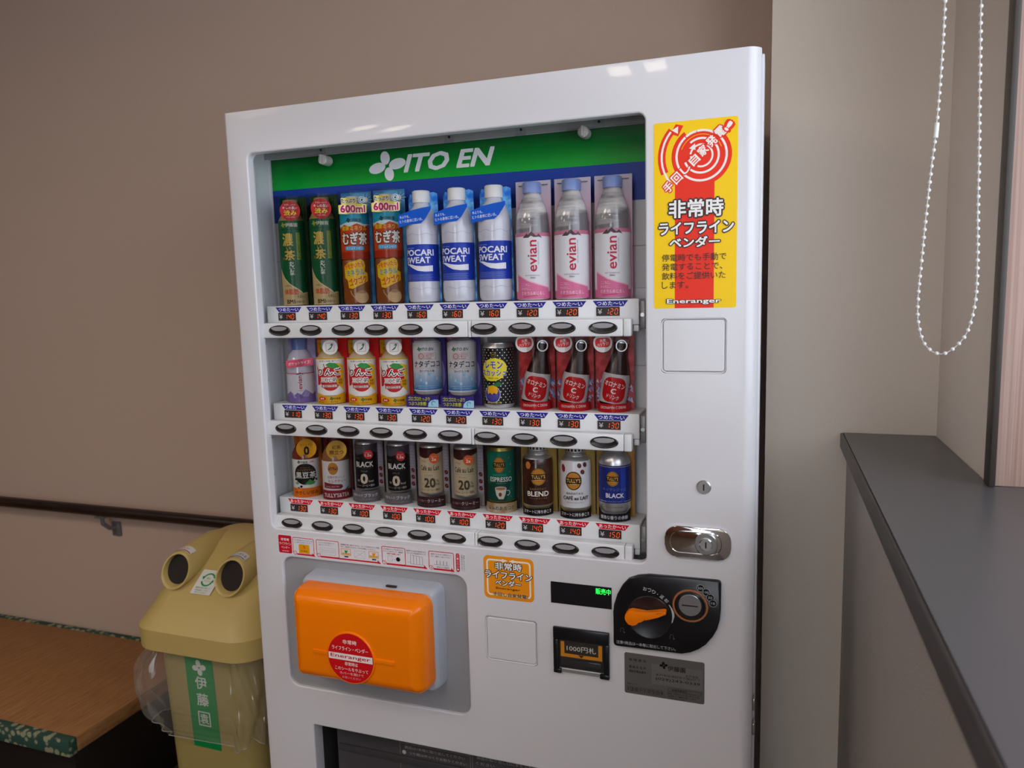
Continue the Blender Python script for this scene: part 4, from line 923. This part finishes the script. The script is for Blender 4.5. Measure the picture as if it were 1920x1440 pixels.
# ---- coffee cans with city-grid card (two black, two au lait)
def grid_card(t, tone, beans='#6a2420'):
    a = G().rect(-34.5, 0, 34.5, 133, tone)
    for i in range(7): a.line([(-34 + j * 3.4, 130 - i * 3 - 2.2 * math.sin(j * .35)) for j in range(21)], .5, '#c8c6c6')
    a.rect(23, 26, 34.5, 114, '#b9b4c4')
    for i in range(14): a.line([(23, 28 + i * 6.2), (34.5, 28 + i * 6.2)], .5, '#75707c')
    for x in (26, 29.4, 32.6): a.line([(x, 26), (x, 114)], .45, '#75707c')
    for z in (36, 50, 64): a.ell(29, z, 4, 4.6, beans, rot=30, n=14); a.line([(27, z - 2), (31, z + 2)], .7, '#c07a6a')
    return card(t, .0695, .134, tone, y=.0060, art=a, x=0)
def black_can(col, k):
    t = sample('black_coffee_can', ('black unsweetened coffee can beside the milk tea, bottom shelf', 'black unsweetened coffee can beside the cream coffee cans, bottom shelf')[k], 'can', col, 2, 'black coffee cans on the bottom shelf')
    grid_card(t, '#8f8b8c')
    body(t, [(22, 22), (25.3, 24), (25.6, 27), (25.6, 118), (24, 122), (23, 123)], silver, 'can_body')
    g = G(); g.rect(-40, 27, 40, 117, '#15141a'); g.poly([(-40, 117), (40, 117), (40, 96), (26, 100), (12, 103), (-2, 99), (-14, 96), (-28, 99), (-40, 97)], '#4c4650')
    g.T('TWICE', -16, 89, 12, 3, '#6a5a44'); g.T('BLACK', 0, 76.5, 42, 10.5, '#dcd8d2', b=.035); g.line([(-22, 69), (22, 69)], .4, '#6a6468'); g.T('ブラック', -1, 62.5, 16, 3.6, '#a89c90')
    g.T('0', -1, 47, 15, 19.5, '#cfc4b0', b=.05); g.T('糖類', -15, 43, 7, 4.6, '#b8b0a4'); g.T('kcal', 14.5, 42, 11, 4.4, '#cfc4b0', b=.02); g.T('コーヒー飲料', 8, 33, 28, 5, '#cfc8be', b=.01); g.T('香りtwice', -15, 33, 14, 3.2, '#a89c90')
    label_band(t, .0257, .0265, .1175, '#15141a', g, 'printed_sleeve')
    badge(t, .0110, .0980, .0095, -.0272, '#b8242c', G().T('カフェイン', 11, 101.5, 12, 2.4, '#f0d8d4').T('1.5x', 11, 96.5, 13, 5.4, '#f0e4e0', b=.02))
    base_sign(t, .0235, '#6c686e', G().T('頑張る人の', -15, 15, 25, 5.4, '#d0ccd0', b=.01).T('ブラック', 14, 14.6, 28, 7.5, '#dcd8dc', b=.02).T('香りとキレの一杯 糖類ゼロ', 0, 6, 44, 2.6, '#a49ca0'), .0322, 62)
    cover(t, .132, .0330)
for i in range(2): black_can(2 + i, i)
def lait_can(col, k):
    t = sample('cafe_au_lait_can', ('cream milk coffee can beside the black cans, bottom shelf', 'cream milk coffee can beside the green espresso can, bottom shelf')[k], 'can', col, 2, 'milk coffee cans on the bottom shelf')
    grid_card(t, '#9a9494')
    body(t, [(22, 22), (25.3, 24), (25.6, 27), (25.6, 118), (24, 122), (23, 123)], silver, 'can_body')
    g = G(); g.rect(-40, 27, 40, 117, '#c4b496'); g.poly([(-40, 117), (40, 117), (40, 108), (28, 107), (16, 104), (4, 99), (-8, 96.5), (-20, 98), (-30, 100), (-40, 100)], '#3a1c1c')
    g.T('Mild', -13, 90.5, 12, 3.6, '#b86a3c', b=.02); g.T('Café au Lait', 0, 77, 45, 9.5, '#3a302a', b=.022); g.line([(-22, 68.5), (22, 68.5)], .4, '#8a7a64'); g.T('カフェオレ', -2, 62.5, 18, 3.6, '#4a3c30')
    g.T('20', 0, 47.5, 24, 18, '#4c4434', b=.045); g.T('%', 17.5, 51, 6, 5.4, '#4c4434', b=.01); g.T('低糖', 17, 44.5, 9, 4.4, '#4c4434', b=.01); g.T('ミルク', -18, 44, 9, 3, '#5a4c3c'); g.T('コーヒー飲料', 8, 33.5, 28, 5, '#4a3c30', b=.01); g.T('香りtwice', -15, 33.5, 14, 3.2, '#5a4c3c')
    label_band(t, .0257, .0265, .1175, '#c4b496', g, 'printed_sleeve')
    badge(t, .0110, .0975, .0100, -.0272, '#d0541c', G().T('カフェイン', 11, 101.2, 12, 2.4, '#f4dccc').T('2x', 11, 96, 9, 6, '#f4e4d8', b=.03))
    base_sign(t, .0215, '#3c2228', G().T('ミルク豊かで', -17, 13.5, 23, 4.4, '#a89094').T('クリーミー', 13, 13.5, 34, 6.6, '#dcd0cc', b=.018).T('コーヒーとミルクのおいしい比率', 0, 5.4, 46, 2.4, '#8a7074'), .0322, 62)
    cover(t, .132, .0330)
for i in range(2): lait_can(4 + i, i)

def oval_logo(g, cx, cz, rx, rz, ring, bar='#241a10'):
    g.ell(cx, cz, rx + 1.4, rz + 1.4, '#1c160e'); g.ell(cx, cz, rx + .8, rz + .8, ring); g.ell(cx, cz, rx, rz, '#1c160e'); g.ell(cx, cz, rx - .8, rz - .8, '#bb7c2c')
    for i in range(-3, 4): g.line([(cx + i * rx * .24, cz - rz * .8 * math.cos(i * .3)), (cx + i * rx * .24, cz + rz * .8 * math.cos(i * .3))], .5, '#8a5418')
    g.rect(cx - rx - .8, cz - rz * .36, cx + rx + .8, cz + rz * .36, bar); g.T("TULLY'S", cx, cz + .3, rx * 1.85, rz * .42, '#e0b460', b=.03); g.T('COFFEE', cx, cz - rz * .38, rx * .9, rz * .12, '#e0c080')
# ---- espresso
t = sample('espresso_can', 'teal green espresso can with coffee cup picture and gold base sign, bottom shelf', 'can', 6, 2, None)
card(t, .0660, .134, '#26302e')
body(t, [(24, 17), (27, 19), (27.4, 22), (27.4, 118), (26.6, 121), (25.8, 124), (24, 124)], M('gold_rim', '#a89448', .3, .7), 'can_body')
g = G(); g.rect(-42, 22, 42, 118, '#0c6b58'); g.poly([(-42, 22), (10, 22), (22, 60), (10, 66), (-42, 50)], '#10493f')
oval_logo(g, -3, 92, 11, 14, '#b89038'); g.T("BARISTA'S", -3, 72.5, 28, 4, '#3fa590', b=.01); g.T('ESPRESSO', 0, 64, 46, 8.5, '#dce0da', b=.025); g.T('エスプレッソ', 0, 56.5, 18, 2.4, '#a0c0b4')
g.ell(-1, 46.5, 11.5, 4, '#d8d2c8'); g.poly([(-12, 46), (-10, 34), (-5, 26), (4, 26), (8, 34), (10.6, 46)], '#d4cec4'); g.ell(-1, 46.2, 10, 2.8, '#a87850'); g.arc(13, 38, 4.5, 1.6, '#d4cec4', -110, 120); g.ell(-2, 35, 3, 4, '#6a3424')
for x, z in ((16, 105), (20, 92), (18, 78), (22, 44), (20, 30)): g.poly([(x - 1.5, z), (x + 1.5, z + 2), (x + 1, z - 1.5)], '#c06a5c')
label_band(t, .0276, .022, .118, '#0c6b58', g, 'printed_sleeve')
gs = vary(M('gold_sign_print', '#b08c50', .35), 60, '#c8c0b0', '#a87c34', lo=.3, hi=.7)
s = G().rect(-35, 1, 35, 19, gs); s.T('深みのあるコク', -1, 9.5, 54, 8, '#2c241c', b=.025, o=('#d8ccb0', .06))
base_sign(t, .0192, '#b08c50', s, .0315, 66); cover(t, .132, .0322)

# ---- tall bottle cans with striped caps
mustard = M('mustard_card', '#9a7c30', .4)
def striped_cap(t, z0, z1):
    c_ = lathe('cap', [(.0180, z0), (.0180, z1), (.0165, z1 + .001)], M('cap_bone', (.52, .50, .46), .35), t, 40)
    g = G()
    for i in range(17): g.rect(i * 6.6 - 56, z0 * 1000 + 1, i * 6.6 - 52.6, z1 * 1000, '#17140f')
    g.build('cap_stripes', c_, wrap(.0181), curved=0)
def blend(col, name, label, body_col, paint):
    t = sample(name, label, 'bottle', col, 2, None)
    card(t, .0705, .136, mustard)
    body(t, [(23, 14), (27, 17), (28.6, 22), (28.8, 30), (28.8, 98), (27, 106), (22, 111), (19, 113), (18.6, 118), (19.2, 119), (17.5, 121), (17.5, 124)], silver, 'bottle_body', 36)
    g = G(); paint(g)
    lathe('printed_sleeve', [(.0288, .020), (.0290, .030), (.0290, .098), (.0272, .1062)], body_col, t, 36)
    g.build('label_print', t, wrapf(lambda b: .0291 if b < .098 else .0291 - (b - .098) * .22), curved=3)
    striped_cap(t, .122, .132)
    pts = [(-34, 1), (34, 1), (34.5, 22), (30, 19), (22, 14.5), (-22, 14.5), (-30, 18), (-34.5, 24)]
    s = G().poly(pts, '#15131a'); s.T('スマートに持ち歩こう', -1, 8.4, 56, 6.6, '#dcd8d8', b=.018)
    s.build('base_sign', t, wrap(.0322), curved=3)
    return t
dk = vary(M('dark_roast_print', '#2c140e', .22, coat=.3), 25, '#24100c', '#4a2418')
def p1(g):
    g.ell(-18, 95, 5.4, 7, '#b87038', n=16)
    for x, z in ((20, 100), (14, 103), (24, 92), (-6, 101), (4, 99)): g.ell(x, z, 1.8, 1.4, '#5c2418', n=10)
    oval_logo(g, 2, 74, 13.5, 15, '#b8923c'); g.T("BARISTA'S", 1, 51, 30, 4, '#8a6444', b=.01); g.T('BLEND', 1, 42, 40, 9, '#dcd4c8', b=.03); g.T('ブレンドテイスト', 1, 33.5, 34, 3, '#a08068')
blend(7, 'blend_coffee_bottle', 'dark brown blend coffee bottle with striped cap on a mustard card, bottom shelf', dk, p1)
wh = M('sleeve_white', (.62, .60, .62), .28, coat=.3)
def p2(g):
    g.ell(-24, 93, 4.6, 7.5, '#8c1c2c', rot=10, n=16)
    for x, z in ((8, 99), (19, 100), (14, 87)): g.ell(x, z, 4, 4.6, '#4c1c18', rot=20, n=16); g.line([(x - 1, z - 3.4), (x + 1, z + 3.4)], .7, '#a06a5c')
    oval_logo(g, -3, 71, 13.5, 16, '#6a5020'); g.T("BARISTA'S", -1, 47.5, 30, 4, '#5a4a48', b=.01); g.T('CAFÉ au LAIT', 1, 39.5, 48, 8, '#2c2222', b=.03); g.T('まろやかカフェオレ', 0, 30.5, 30, 3, '#5a4a48')
blend(8, 'cafe_au_lait_bottle', 'white milk coffee bottle with red beans and striped cap, bottom shelf', wh, p2)
t = sample('black_coffee_bottle', 'silver aluminium coffee bottle with dark blue label, right end of bottom shelf', 'bottle', 9, 2, None)
card(t, .0705, .136, vary(M('amber_card', '#b07818', .4), 12, '#a88030', '#b86a10'))
body(t, [(24, 12), (28, 15), (29.2, 20), (29.2, 106), (27, 114), (20, 124), (15.5, 130), (15.5, 134)], silver, 'bottle_body', 36)
g = G(); g.rect(-45, 34, 45, 103, '#1c2a78'); g.rect(12, 36, 22, 101, '#2440a0'); g.line([(-45, 100.5), (45, 100.5)], .8, '#b0a468'); g.line([(-45, 37), (-14, 37)], .7, '#c8c8d8'); g.line([(18, 37), (45, 37)], .7, '#c8c8d8')
oval_logo(g, -3, 79, 10.5, 12.5, '#b89038'); g.T('キリマンジャロ', 0, 59.5, 42, 5.6, '#6a74a8', b=.01); g.T('BLACK', 1, 48.5, 32, 8, '#dcdce4', b=.03); g.T('SMOOTH TASTE', 1, 37.5, 26, 2.4, '#8890b8'); g.T('キリマンジャロ豆100%使用', -2, 27, 34, 3, '#3c3c44')
label_band(t, .0294, .034, .103, '#1c2a78', g)
s = G().poly([(-34, 1), (34, 1), (34.5, 24), (22, 16), (-22, 15), (-34.5, 26)], '#15131a'); s.T('優雅な香りの余韻', -1, 8.4, 54, 6.8, '#d0d0d8', b=.015)
s.build('base_sign', t, wrap(.0324), curved=3)

for o_ in list(COL.objects):
    if o_.get('category') == 'can' and ('coffee_can' in o_.name or 'lait_can' in o_.name or 'soda' in o_.name or 'espresso' in o_.name):
        for c_ in o_.children:
            if c_.name.split('.')[0] in ('can_body', 'printed_sleeve'): c_.scale = (.90, .90, 1) if 'soda' not in o_.name and 'espresso' not in o_.name else (.95, .95, 1)
# the sample packs are turned a little towards the customer, each with its prints and badges
bpy.context.view_layer.update()
for o_ in [q for q in COL.objects if q.type == 'EMPTY' and q.get('category') in ('bottle', 'can')]:
    k_ = .85
    if 'sports' in o_.name: k_ = .15
    if 'soda' in o_.name: k_ = .45
    if 'coffee_can' in o_.name or 'lait_can' in o_.name: k_ = .5
    fi = math.atan((1.02 - o_.location.x) / 1.31) * k_
    for c_ in o_.children:
        n_ = c_.name.split('.')[0]
        if n_ in ('label', 'printed_sleeve', 'base_sign', 'round_badge', 'volume_sign', 'drink_slogan', 'slogan_band', 'label_print', 'wave_lines', 'ribbon_sign', 'gold_base_band', 'brown_bottle'):
            if n_ == 'base_sign' and 'coconut' in o_.name: continue
            c_.matrix_local = Matrix.Rotation(fi, 4, 'Z') @ c_.matrix_local

# ================================================================== LEFT SIDE: BENCH, RAIL, BIN
be = thing('tatami_bench', 'low bench with tan woven mat top and green patterned border along the back wall', 'bench', (0, 0, 0))
straw = vary(M('woven_straw', '#98683c', .6, bump=(240, .5, (3, .2, 1))), 60, '#85562f', '#a87846', (6, .25, 1), .3, .7)
box('mat', -3.9, -.7255, .122, .612, .268, .312, straw, be, .003)
brocade = M('green_brocade', '#2c4a38', .7); nt = brocade.node_tree; tcn = nt.nodes.new('ShaderNodeTexCoord'); vo = nt.nodes.new('ShaderNodeTexVoronoi'); rp = nt.nodes.new('ShaderNodeValToRGB')
vo.inputs['Scale'].default_value = 46; rp.color_ramp.elements[0].position = .36; rp.color_ramp.elements[1].position = .46
rp.color_ramp.elements[0].color = (*rgb('#8f8c6e'), 1); rp.color_ramp.elements[1].color = (*rgb('#24463a'), 1)
nt.links.new(tcn.outputs['Object'], vo.inputs['Vector']); nt.links.new(vo.outputs['Distance'], rp.inputs[0]); nt.links.new(rp.outputs[0], nt.nodes['Principled BSDF'].inputs['Base Color'])
box('mat_border', -3.9, -.7252, .096, .1225, .266, .3135, brocade, be, .004)
box('mat_border', -3.9, -.7252, .6115, .634, .266, .3135, brocade, be, .004)
box('bench_base', -3.88, -.745, .125, .63, 0, .2675, M('dark_bench_wood', '#17100d', .5), be, .003)

ra = thing('handrail', 'dark brown round handrail on the beige back wall behind the bin', 'handrail', (0, .59, .772))
tube('rail', [(-4.1, 0, -.0), (-.12, 0, -.0)], .0185, vary(M('dark_wood_rail', '#1f1512', .35), 30, '#1a110e', '#2c1d18', (.3, 3, 3)), ra, 20)
for x in (-3.3, -2.2, -1.105, -.3):
    b_ = box('wall_bracket', x - .006, x + .030, .040, .0495, -.100, -.050, M('bracket_steel', (.20, .20, .21), .35, .5), ra, .003)
    tube('bracket_arm', [(x + .012, .041, -.070), (x + .010, .020, -.066), (x, .002, -.045), (x, 0, -.017)], .007, MATS['bracket_steel'], b_, 10)
    box('bracket_saddle', x - .020, x + .020, -.012, .012, -.0245, -.0165, MATS['bracket_steel'], b_, .002)

BXc, BYc = -.318, .315
rb = thing('recycling_bin', 'beige plastic recycling bin with two round openings, left of the white machine', 'recycling bin', (BXc, BYc, 0))
bin_m = M('bin_beige', '#a59358', .48, bump=(300, .05)); lid_m = M('bin_lid_beige', '#c2a866', .42, bump=(300, .05))
def loft_rr(name, rings, mat, parent, cap0=True, cap1=True, n=8, sm=40):
    bm = bmesh.new(); R_ = []
    for x0, x1, y0, y1, z, r in rings:
        zz = z if callable(z) else (lambda x, y, z=z: z)
        R_.append([bm.verts.new((a, b, zz(a, b))) for a, b in rrect(x0, x1, y0, y1, r, n)])
    for a, b in zip(R_, R_[1:]):
        m = len(a)
        for i in range(m): bm.faces.new((a[i], a[(i + 1) % m], b[(i + 1) % m], b[i]))
    if cap0: bm.faces.new(R_[0])
    if cap1: bm.faces.new(R_[-1])
    return from_bm(name, bm, mat, parent, sm)
loft_rr('bin_body', [(-.135, .135, -.135, .135, .0, .045), (-.138, .138, -.138, .138, .02, .048), (-.150, .150, -.160, .150, .60, .055)], bin_m, rb)
lid = loft_rr('lid', [(-.186, .186, -.192, .186, .598, .072), (-.192, .192, -.198, .190, .602, .078), (-.194, .194, -.200, .190, .655, .080), (-.188, .188, -.193, .186, .664, .078),
      (-.172, .172, -.172, .172, .694, .076), (-.167, .167, -.165, .168, .700, .074), (-.165, .165, -.154, .166, .714, .074), (-.160, .160, -.092, .162, .760, .070),
      (-.151, .151, -.035, .156, .798, .066), (-.138, .138, .006, .148, .820, .060), (-.112, .112, .038, .135, .831, .045)], lid_m, rb, sm=35)
# two hooded openings looking forwards
for i, x in enumerate((-.098, .072)):
    bm = bmesh.new(); n = 36; rings = []
    for y, zc, r, sh_, sz in ((.150, .755, .018, 0, 1), (.135, .768, .034, 0, 1), (.095, .785, .044, 0, 1), (.030, .795, .0465, 0, .98), (-.040, .789, .0462, .2, .97), (-.112, .780, .0450, .46, .97), (-.1155, .7795, .0435, .46, .97), (-.1150, .7795, .0395, .46, .97), (-.110, .780, .0380, .46, .97), (-.060, .784, .036, .46, .97)):
        rings.append([bm.verts.new((x + r * math.cos(2 * PI * k / n), y + sh_ * r * math.sin(2 * PI * k / n), zc + r * sz * math.sin(2 * PI * k / n))) for k in range(n)])
    for a, b in zip(rings, rings[1:]):
        for k in range(n): bm.faces.new((a[k], a[(k + 1) % n], b[(k + 1) % n], b[k]))
    bm.faces.new(rings[0])
    h_ = from_bm('opening_hood', bm, lid_m, rb, 50)
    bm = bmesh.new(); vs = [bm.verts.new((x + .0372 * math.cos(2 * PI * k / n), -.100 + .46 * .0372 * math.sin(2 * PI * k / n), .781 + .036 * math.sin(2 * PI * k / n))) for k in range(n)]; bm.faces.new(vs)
    from_bm('opening_shade', bm, M('bin_shade_black', (.012, .008, .006), .8), h_)  # black disc stands in for the shade inside the hood
    tube('chute', [(x, -.080, .716), (x, -.112, .704), (x, -.138, .694), (x, -.160, .684)], [.037, .0335, .027, .010], lid_m, rb, 24)
    # name sticker over the hood
    g = G(); cl = '#c02850' if i == 0 else '#2a6cb0'
    g.rect(-30, 0, 30, 20, '#e2e0dc', 2); g.rect(-28, 1.5, 28, 4, cl); g.T('カン' if i == 0 else 'ペットボトル', 0, 11, 28 if i == 0 else 50, 9, cl if i == 0 else '#1c3a70', b=.02)
    def mp(a, b, e, x=x):
        R3 = .0462 + e + .0004; th = a / R3
        return (x + R3 * math.sin(th), -.1105 + .44 * R3 * math.cos(th) + (.001 + b) * 1.25, .7805 + b * .11 + R3 * .975 * math.cos(th))
    g.build('opening_sticker', rb, mp, curved=3)
# green and white recycling sticker between the openings
pl_o = Vector((-.012, -.110, .7467))
sn = Vector((0, -.046, .062)).normalized(); su = Vector((0, .062, .046)).normalized()
g = G(); g.rect(-29, -26, 33, 44, '#dcdad2', 3); g.arc(2, 16, 17, 4.4, '#1c8a4c', 20, 150); g.arc(2, 16, 17, 4.4, '#1c8a4c', 200, 330); g.poly([(-20, 24), (-9, 26), (-14, 14)], '#1c8a4c'); g.poly([(22, 10), (12, 6), (18, 19)], '#1c8a4c')
g.T('育む', 2, 20, 12, 6, '#1c8a4c', b=.01); g.T('リサイクル', 2, 12, 20, 4.4, '#1c8a4c', b=.01); g.T('資源を大切に分別して', 1, -8, 46, 4.4, '#4a6a54'); g.T('中身を空にしてから', 1, -15, 40, 4.4, '#4a6a54'); g.T('捨ててください', 1, -21.5, 34, 4, '#4a6a54')
g.build('recycle_sticker', rb, lambda a, b, e: tuple(pl_o + Vector((1, 0, 0)) * a + su * b + sn * (e + .0030)))
# green vertical sticker on the body
g = G(); g.rect(-48, 330, 38, 578, '#0c8a44', 1); g.clover(-5, 552, 21, '#d4d8d2', 8)
g.VT('伊藤', -4, 528, 36, 34, '#d4d8d2', 12, b=.02); g.frame(-24, 392, 14, 432, 3.4, '#d4d8d2', 2); g.T('袁', -5, 412, 26, 27, '#d4d8d2', b=.02)
g.build('green_sticker', rb, lambda a, b, e: (a + .0, -.1382 - .022 * (b - .02) / .58 - .0008 - e, b))
# clear liner hanging out under the lid
lin = thing('bin_liner', 'crumpled clear plastic bag hanging out below the bin lid', 'plastic bag', (BXc, BYc, 0))
bm = bmesh.new(); rows = 16; nn = 150; RR = []
random.seed(3); ph = [random.uniform(0, 6.28) for _ in range(12)]
for r_ in range(rows + 1):
    f_ = r_ / rows; z = .600 - .235 * f_; ring = []
    for k in range(nn):
        base = rrect(-.157, .157, -.167, .157, .06, 37)
        a, b = base[int(k * len(base) / nn)]
        th = math.atan2(b, a); L_ = math.hypot(a, b)
        left = max(0, -math.cos(th)) ** 2; bot = .012 * math.sin(PI * min(1, f_ * 1.05))
        d = bot + .075 * left * math.sin(PI * f_ ** .8) + .008 * f_ * math.sin(9 * th + ph[0] + 3 * f_) + (.008) * math.sin(23 * th + ph[1] - 5 * f_) * (f_ + .2) + (.0045) * math.sin(47 * th + ph[2] + 9 * f_) * (f_ + .2) + .010 * abs(math.sin(13 * th + 4 * f_ + ph[3])) * (.3 + f_) + .007 * abs(math.sin(29 * th - 7 * f_ + ph[6]))
        ring.append(bm.verts.new((a + d * math.cos(th), b + d * math.sin(th), z - .020 * math.sin(5 * th + ph[4]) * f_ - .012 * math.sin(11 * th + ph[5]) * f_)))
    RR.append(ring)
for a, b in zip(RR, RR[1:]):
    for k in range(nn): bm.faces.new((a[k], a[(k + 1) % nn], b[(k + 1) % nn], b[k]))
film = clear('bag_film', body=.09, refl=.10, rough=.10, bodycol='#d8d4cc', edge=2.0)
hem = [tuple(v.co) for v in RR[-1]]; hem.append(hem[0])
from_bm('bag_skirt', bm, film, lin, None)
tube('bag_hem', hem, .0011, M('bag_hem_film', (.50, .49, .46), .25, alpha=.55), lin, 5, False)

# ================================================================== BEAD CHAIN
ch = thing('bead_chain', 'white ball chain loop of a roller blind hanging above the grey counter', 'blind chain', (0, -.1, 0))
LP = [(1.2262, 2.33), (1.2255, 2.0), (1.2244, 1.8255), (1.2238, 1.7667), (1.2225, 1.7164), (1.2205, 1.6648), (1.2170, 1.6201), (1.2133, 1.5615), (1.2102, 1.5033), (1.2078, 1.4549), (1.2080, 1.424), (1.2108, 1.4051), (1.2162, 1.3869), (1.2256, 1.3750), (1.2345, 1.3709), (1.2440, 1.3717), (1.2565, 1.3818), (1.2670, 1.3982), (1.2733, 1.4244), (1.2760, 1.4532), (1.2755, 1.4958), (1.2729, 1.5627), (1.2711, 1.6286), (1.2680, 1.7134), (1.2662, 1.7737), (1.2651, 1.8196), (1.2645, 2.0), (1.2640, 2.33)]
def catmull(P, n=10):
    out = []
    for i in range(len(P) - 1):
        p0, p1, p2, p3 = P[max(i - 1, 0)], P[i], P[i + 1], P[min(i + 2, len(P) - 1)]
        for k in range(n):
            t_ = k / n
            out.append(tuple(.5 * (2 * p1[j] + (p2[j] - p0[j]) * t_ + (2 * p0[j] - 5 * p1[j] + 4 * p2[j] - p3[j]) * t_ ** 2 + (3 * p1[j] - p0[j] - 3 * p2[j] + p3[j]) * t_ ** 3) for j in (0, 1)))
    return out + [P[-1]]
CP = catmull(LP)
cw = M('chain_white', (.72, .71, .69), .35)
tube('cord', [(a, 0, b) for a, b in CP[::2]], .00055, cw, ch, 6)
bead0 = None; acc = 0; prev = CP[0]
for p_ in CP[1:]:
    dl = math.hypot(p_[0] - prev[0], p_[1] - prev[1])
    while acc + dl >= .0103:
        k = (.0103 - acc) / dl; q = (prev[0] + (p_[0] - prev[0]) * k, prev[1] + (p_[1] - prev[1]) * k); prev = q; dl = math.hypot(p_[0] - prev[0], p_[1] - prev[1]); acc = 0
        if q[1] > 1.90 or abs(q[1] - 1.665) < .012 and q[0] < 1.24: continue
        if bead0 is None:
            bm = bmesh.new(); bmesh.ops.create_uvsphere(bm, u_segments=10, v_segments=7, radius=.0027); bead0 = from_bm('bead', bm, cw, ch, 180); b2 = bead0
        else: b2 = bead0.copy(); COL.objects.link(b2); b2.parent = ch
        b2.location = (q[0], 0, q[1])
    acc += dl; prev = p_
tube('chain_connector', [(1.2199, 0, 1.6555), (1.2209, 0, 1.6745)], .0034, cw, ch, 12)
rbd = thing('roller_blind', 'rolled-up white roller blind at the head of the window above the bead chain', 'roller blind', (1.25, -1.33, 2.345))
tube('blind_roll', [(0, -1.28, 0), (0, 1.20, 0)], .028, M('blind_fabric', (.55, .54, .50), .8), rbd, 24)
box('end_bracket', -.035, .080, 1.20, 1.245, -.035, .045, white_plastic, rbd, .003); box('end_bracket', -.035, .080, -1.325, -1.28, -.035, .045, white_plastic, rbd, .003)
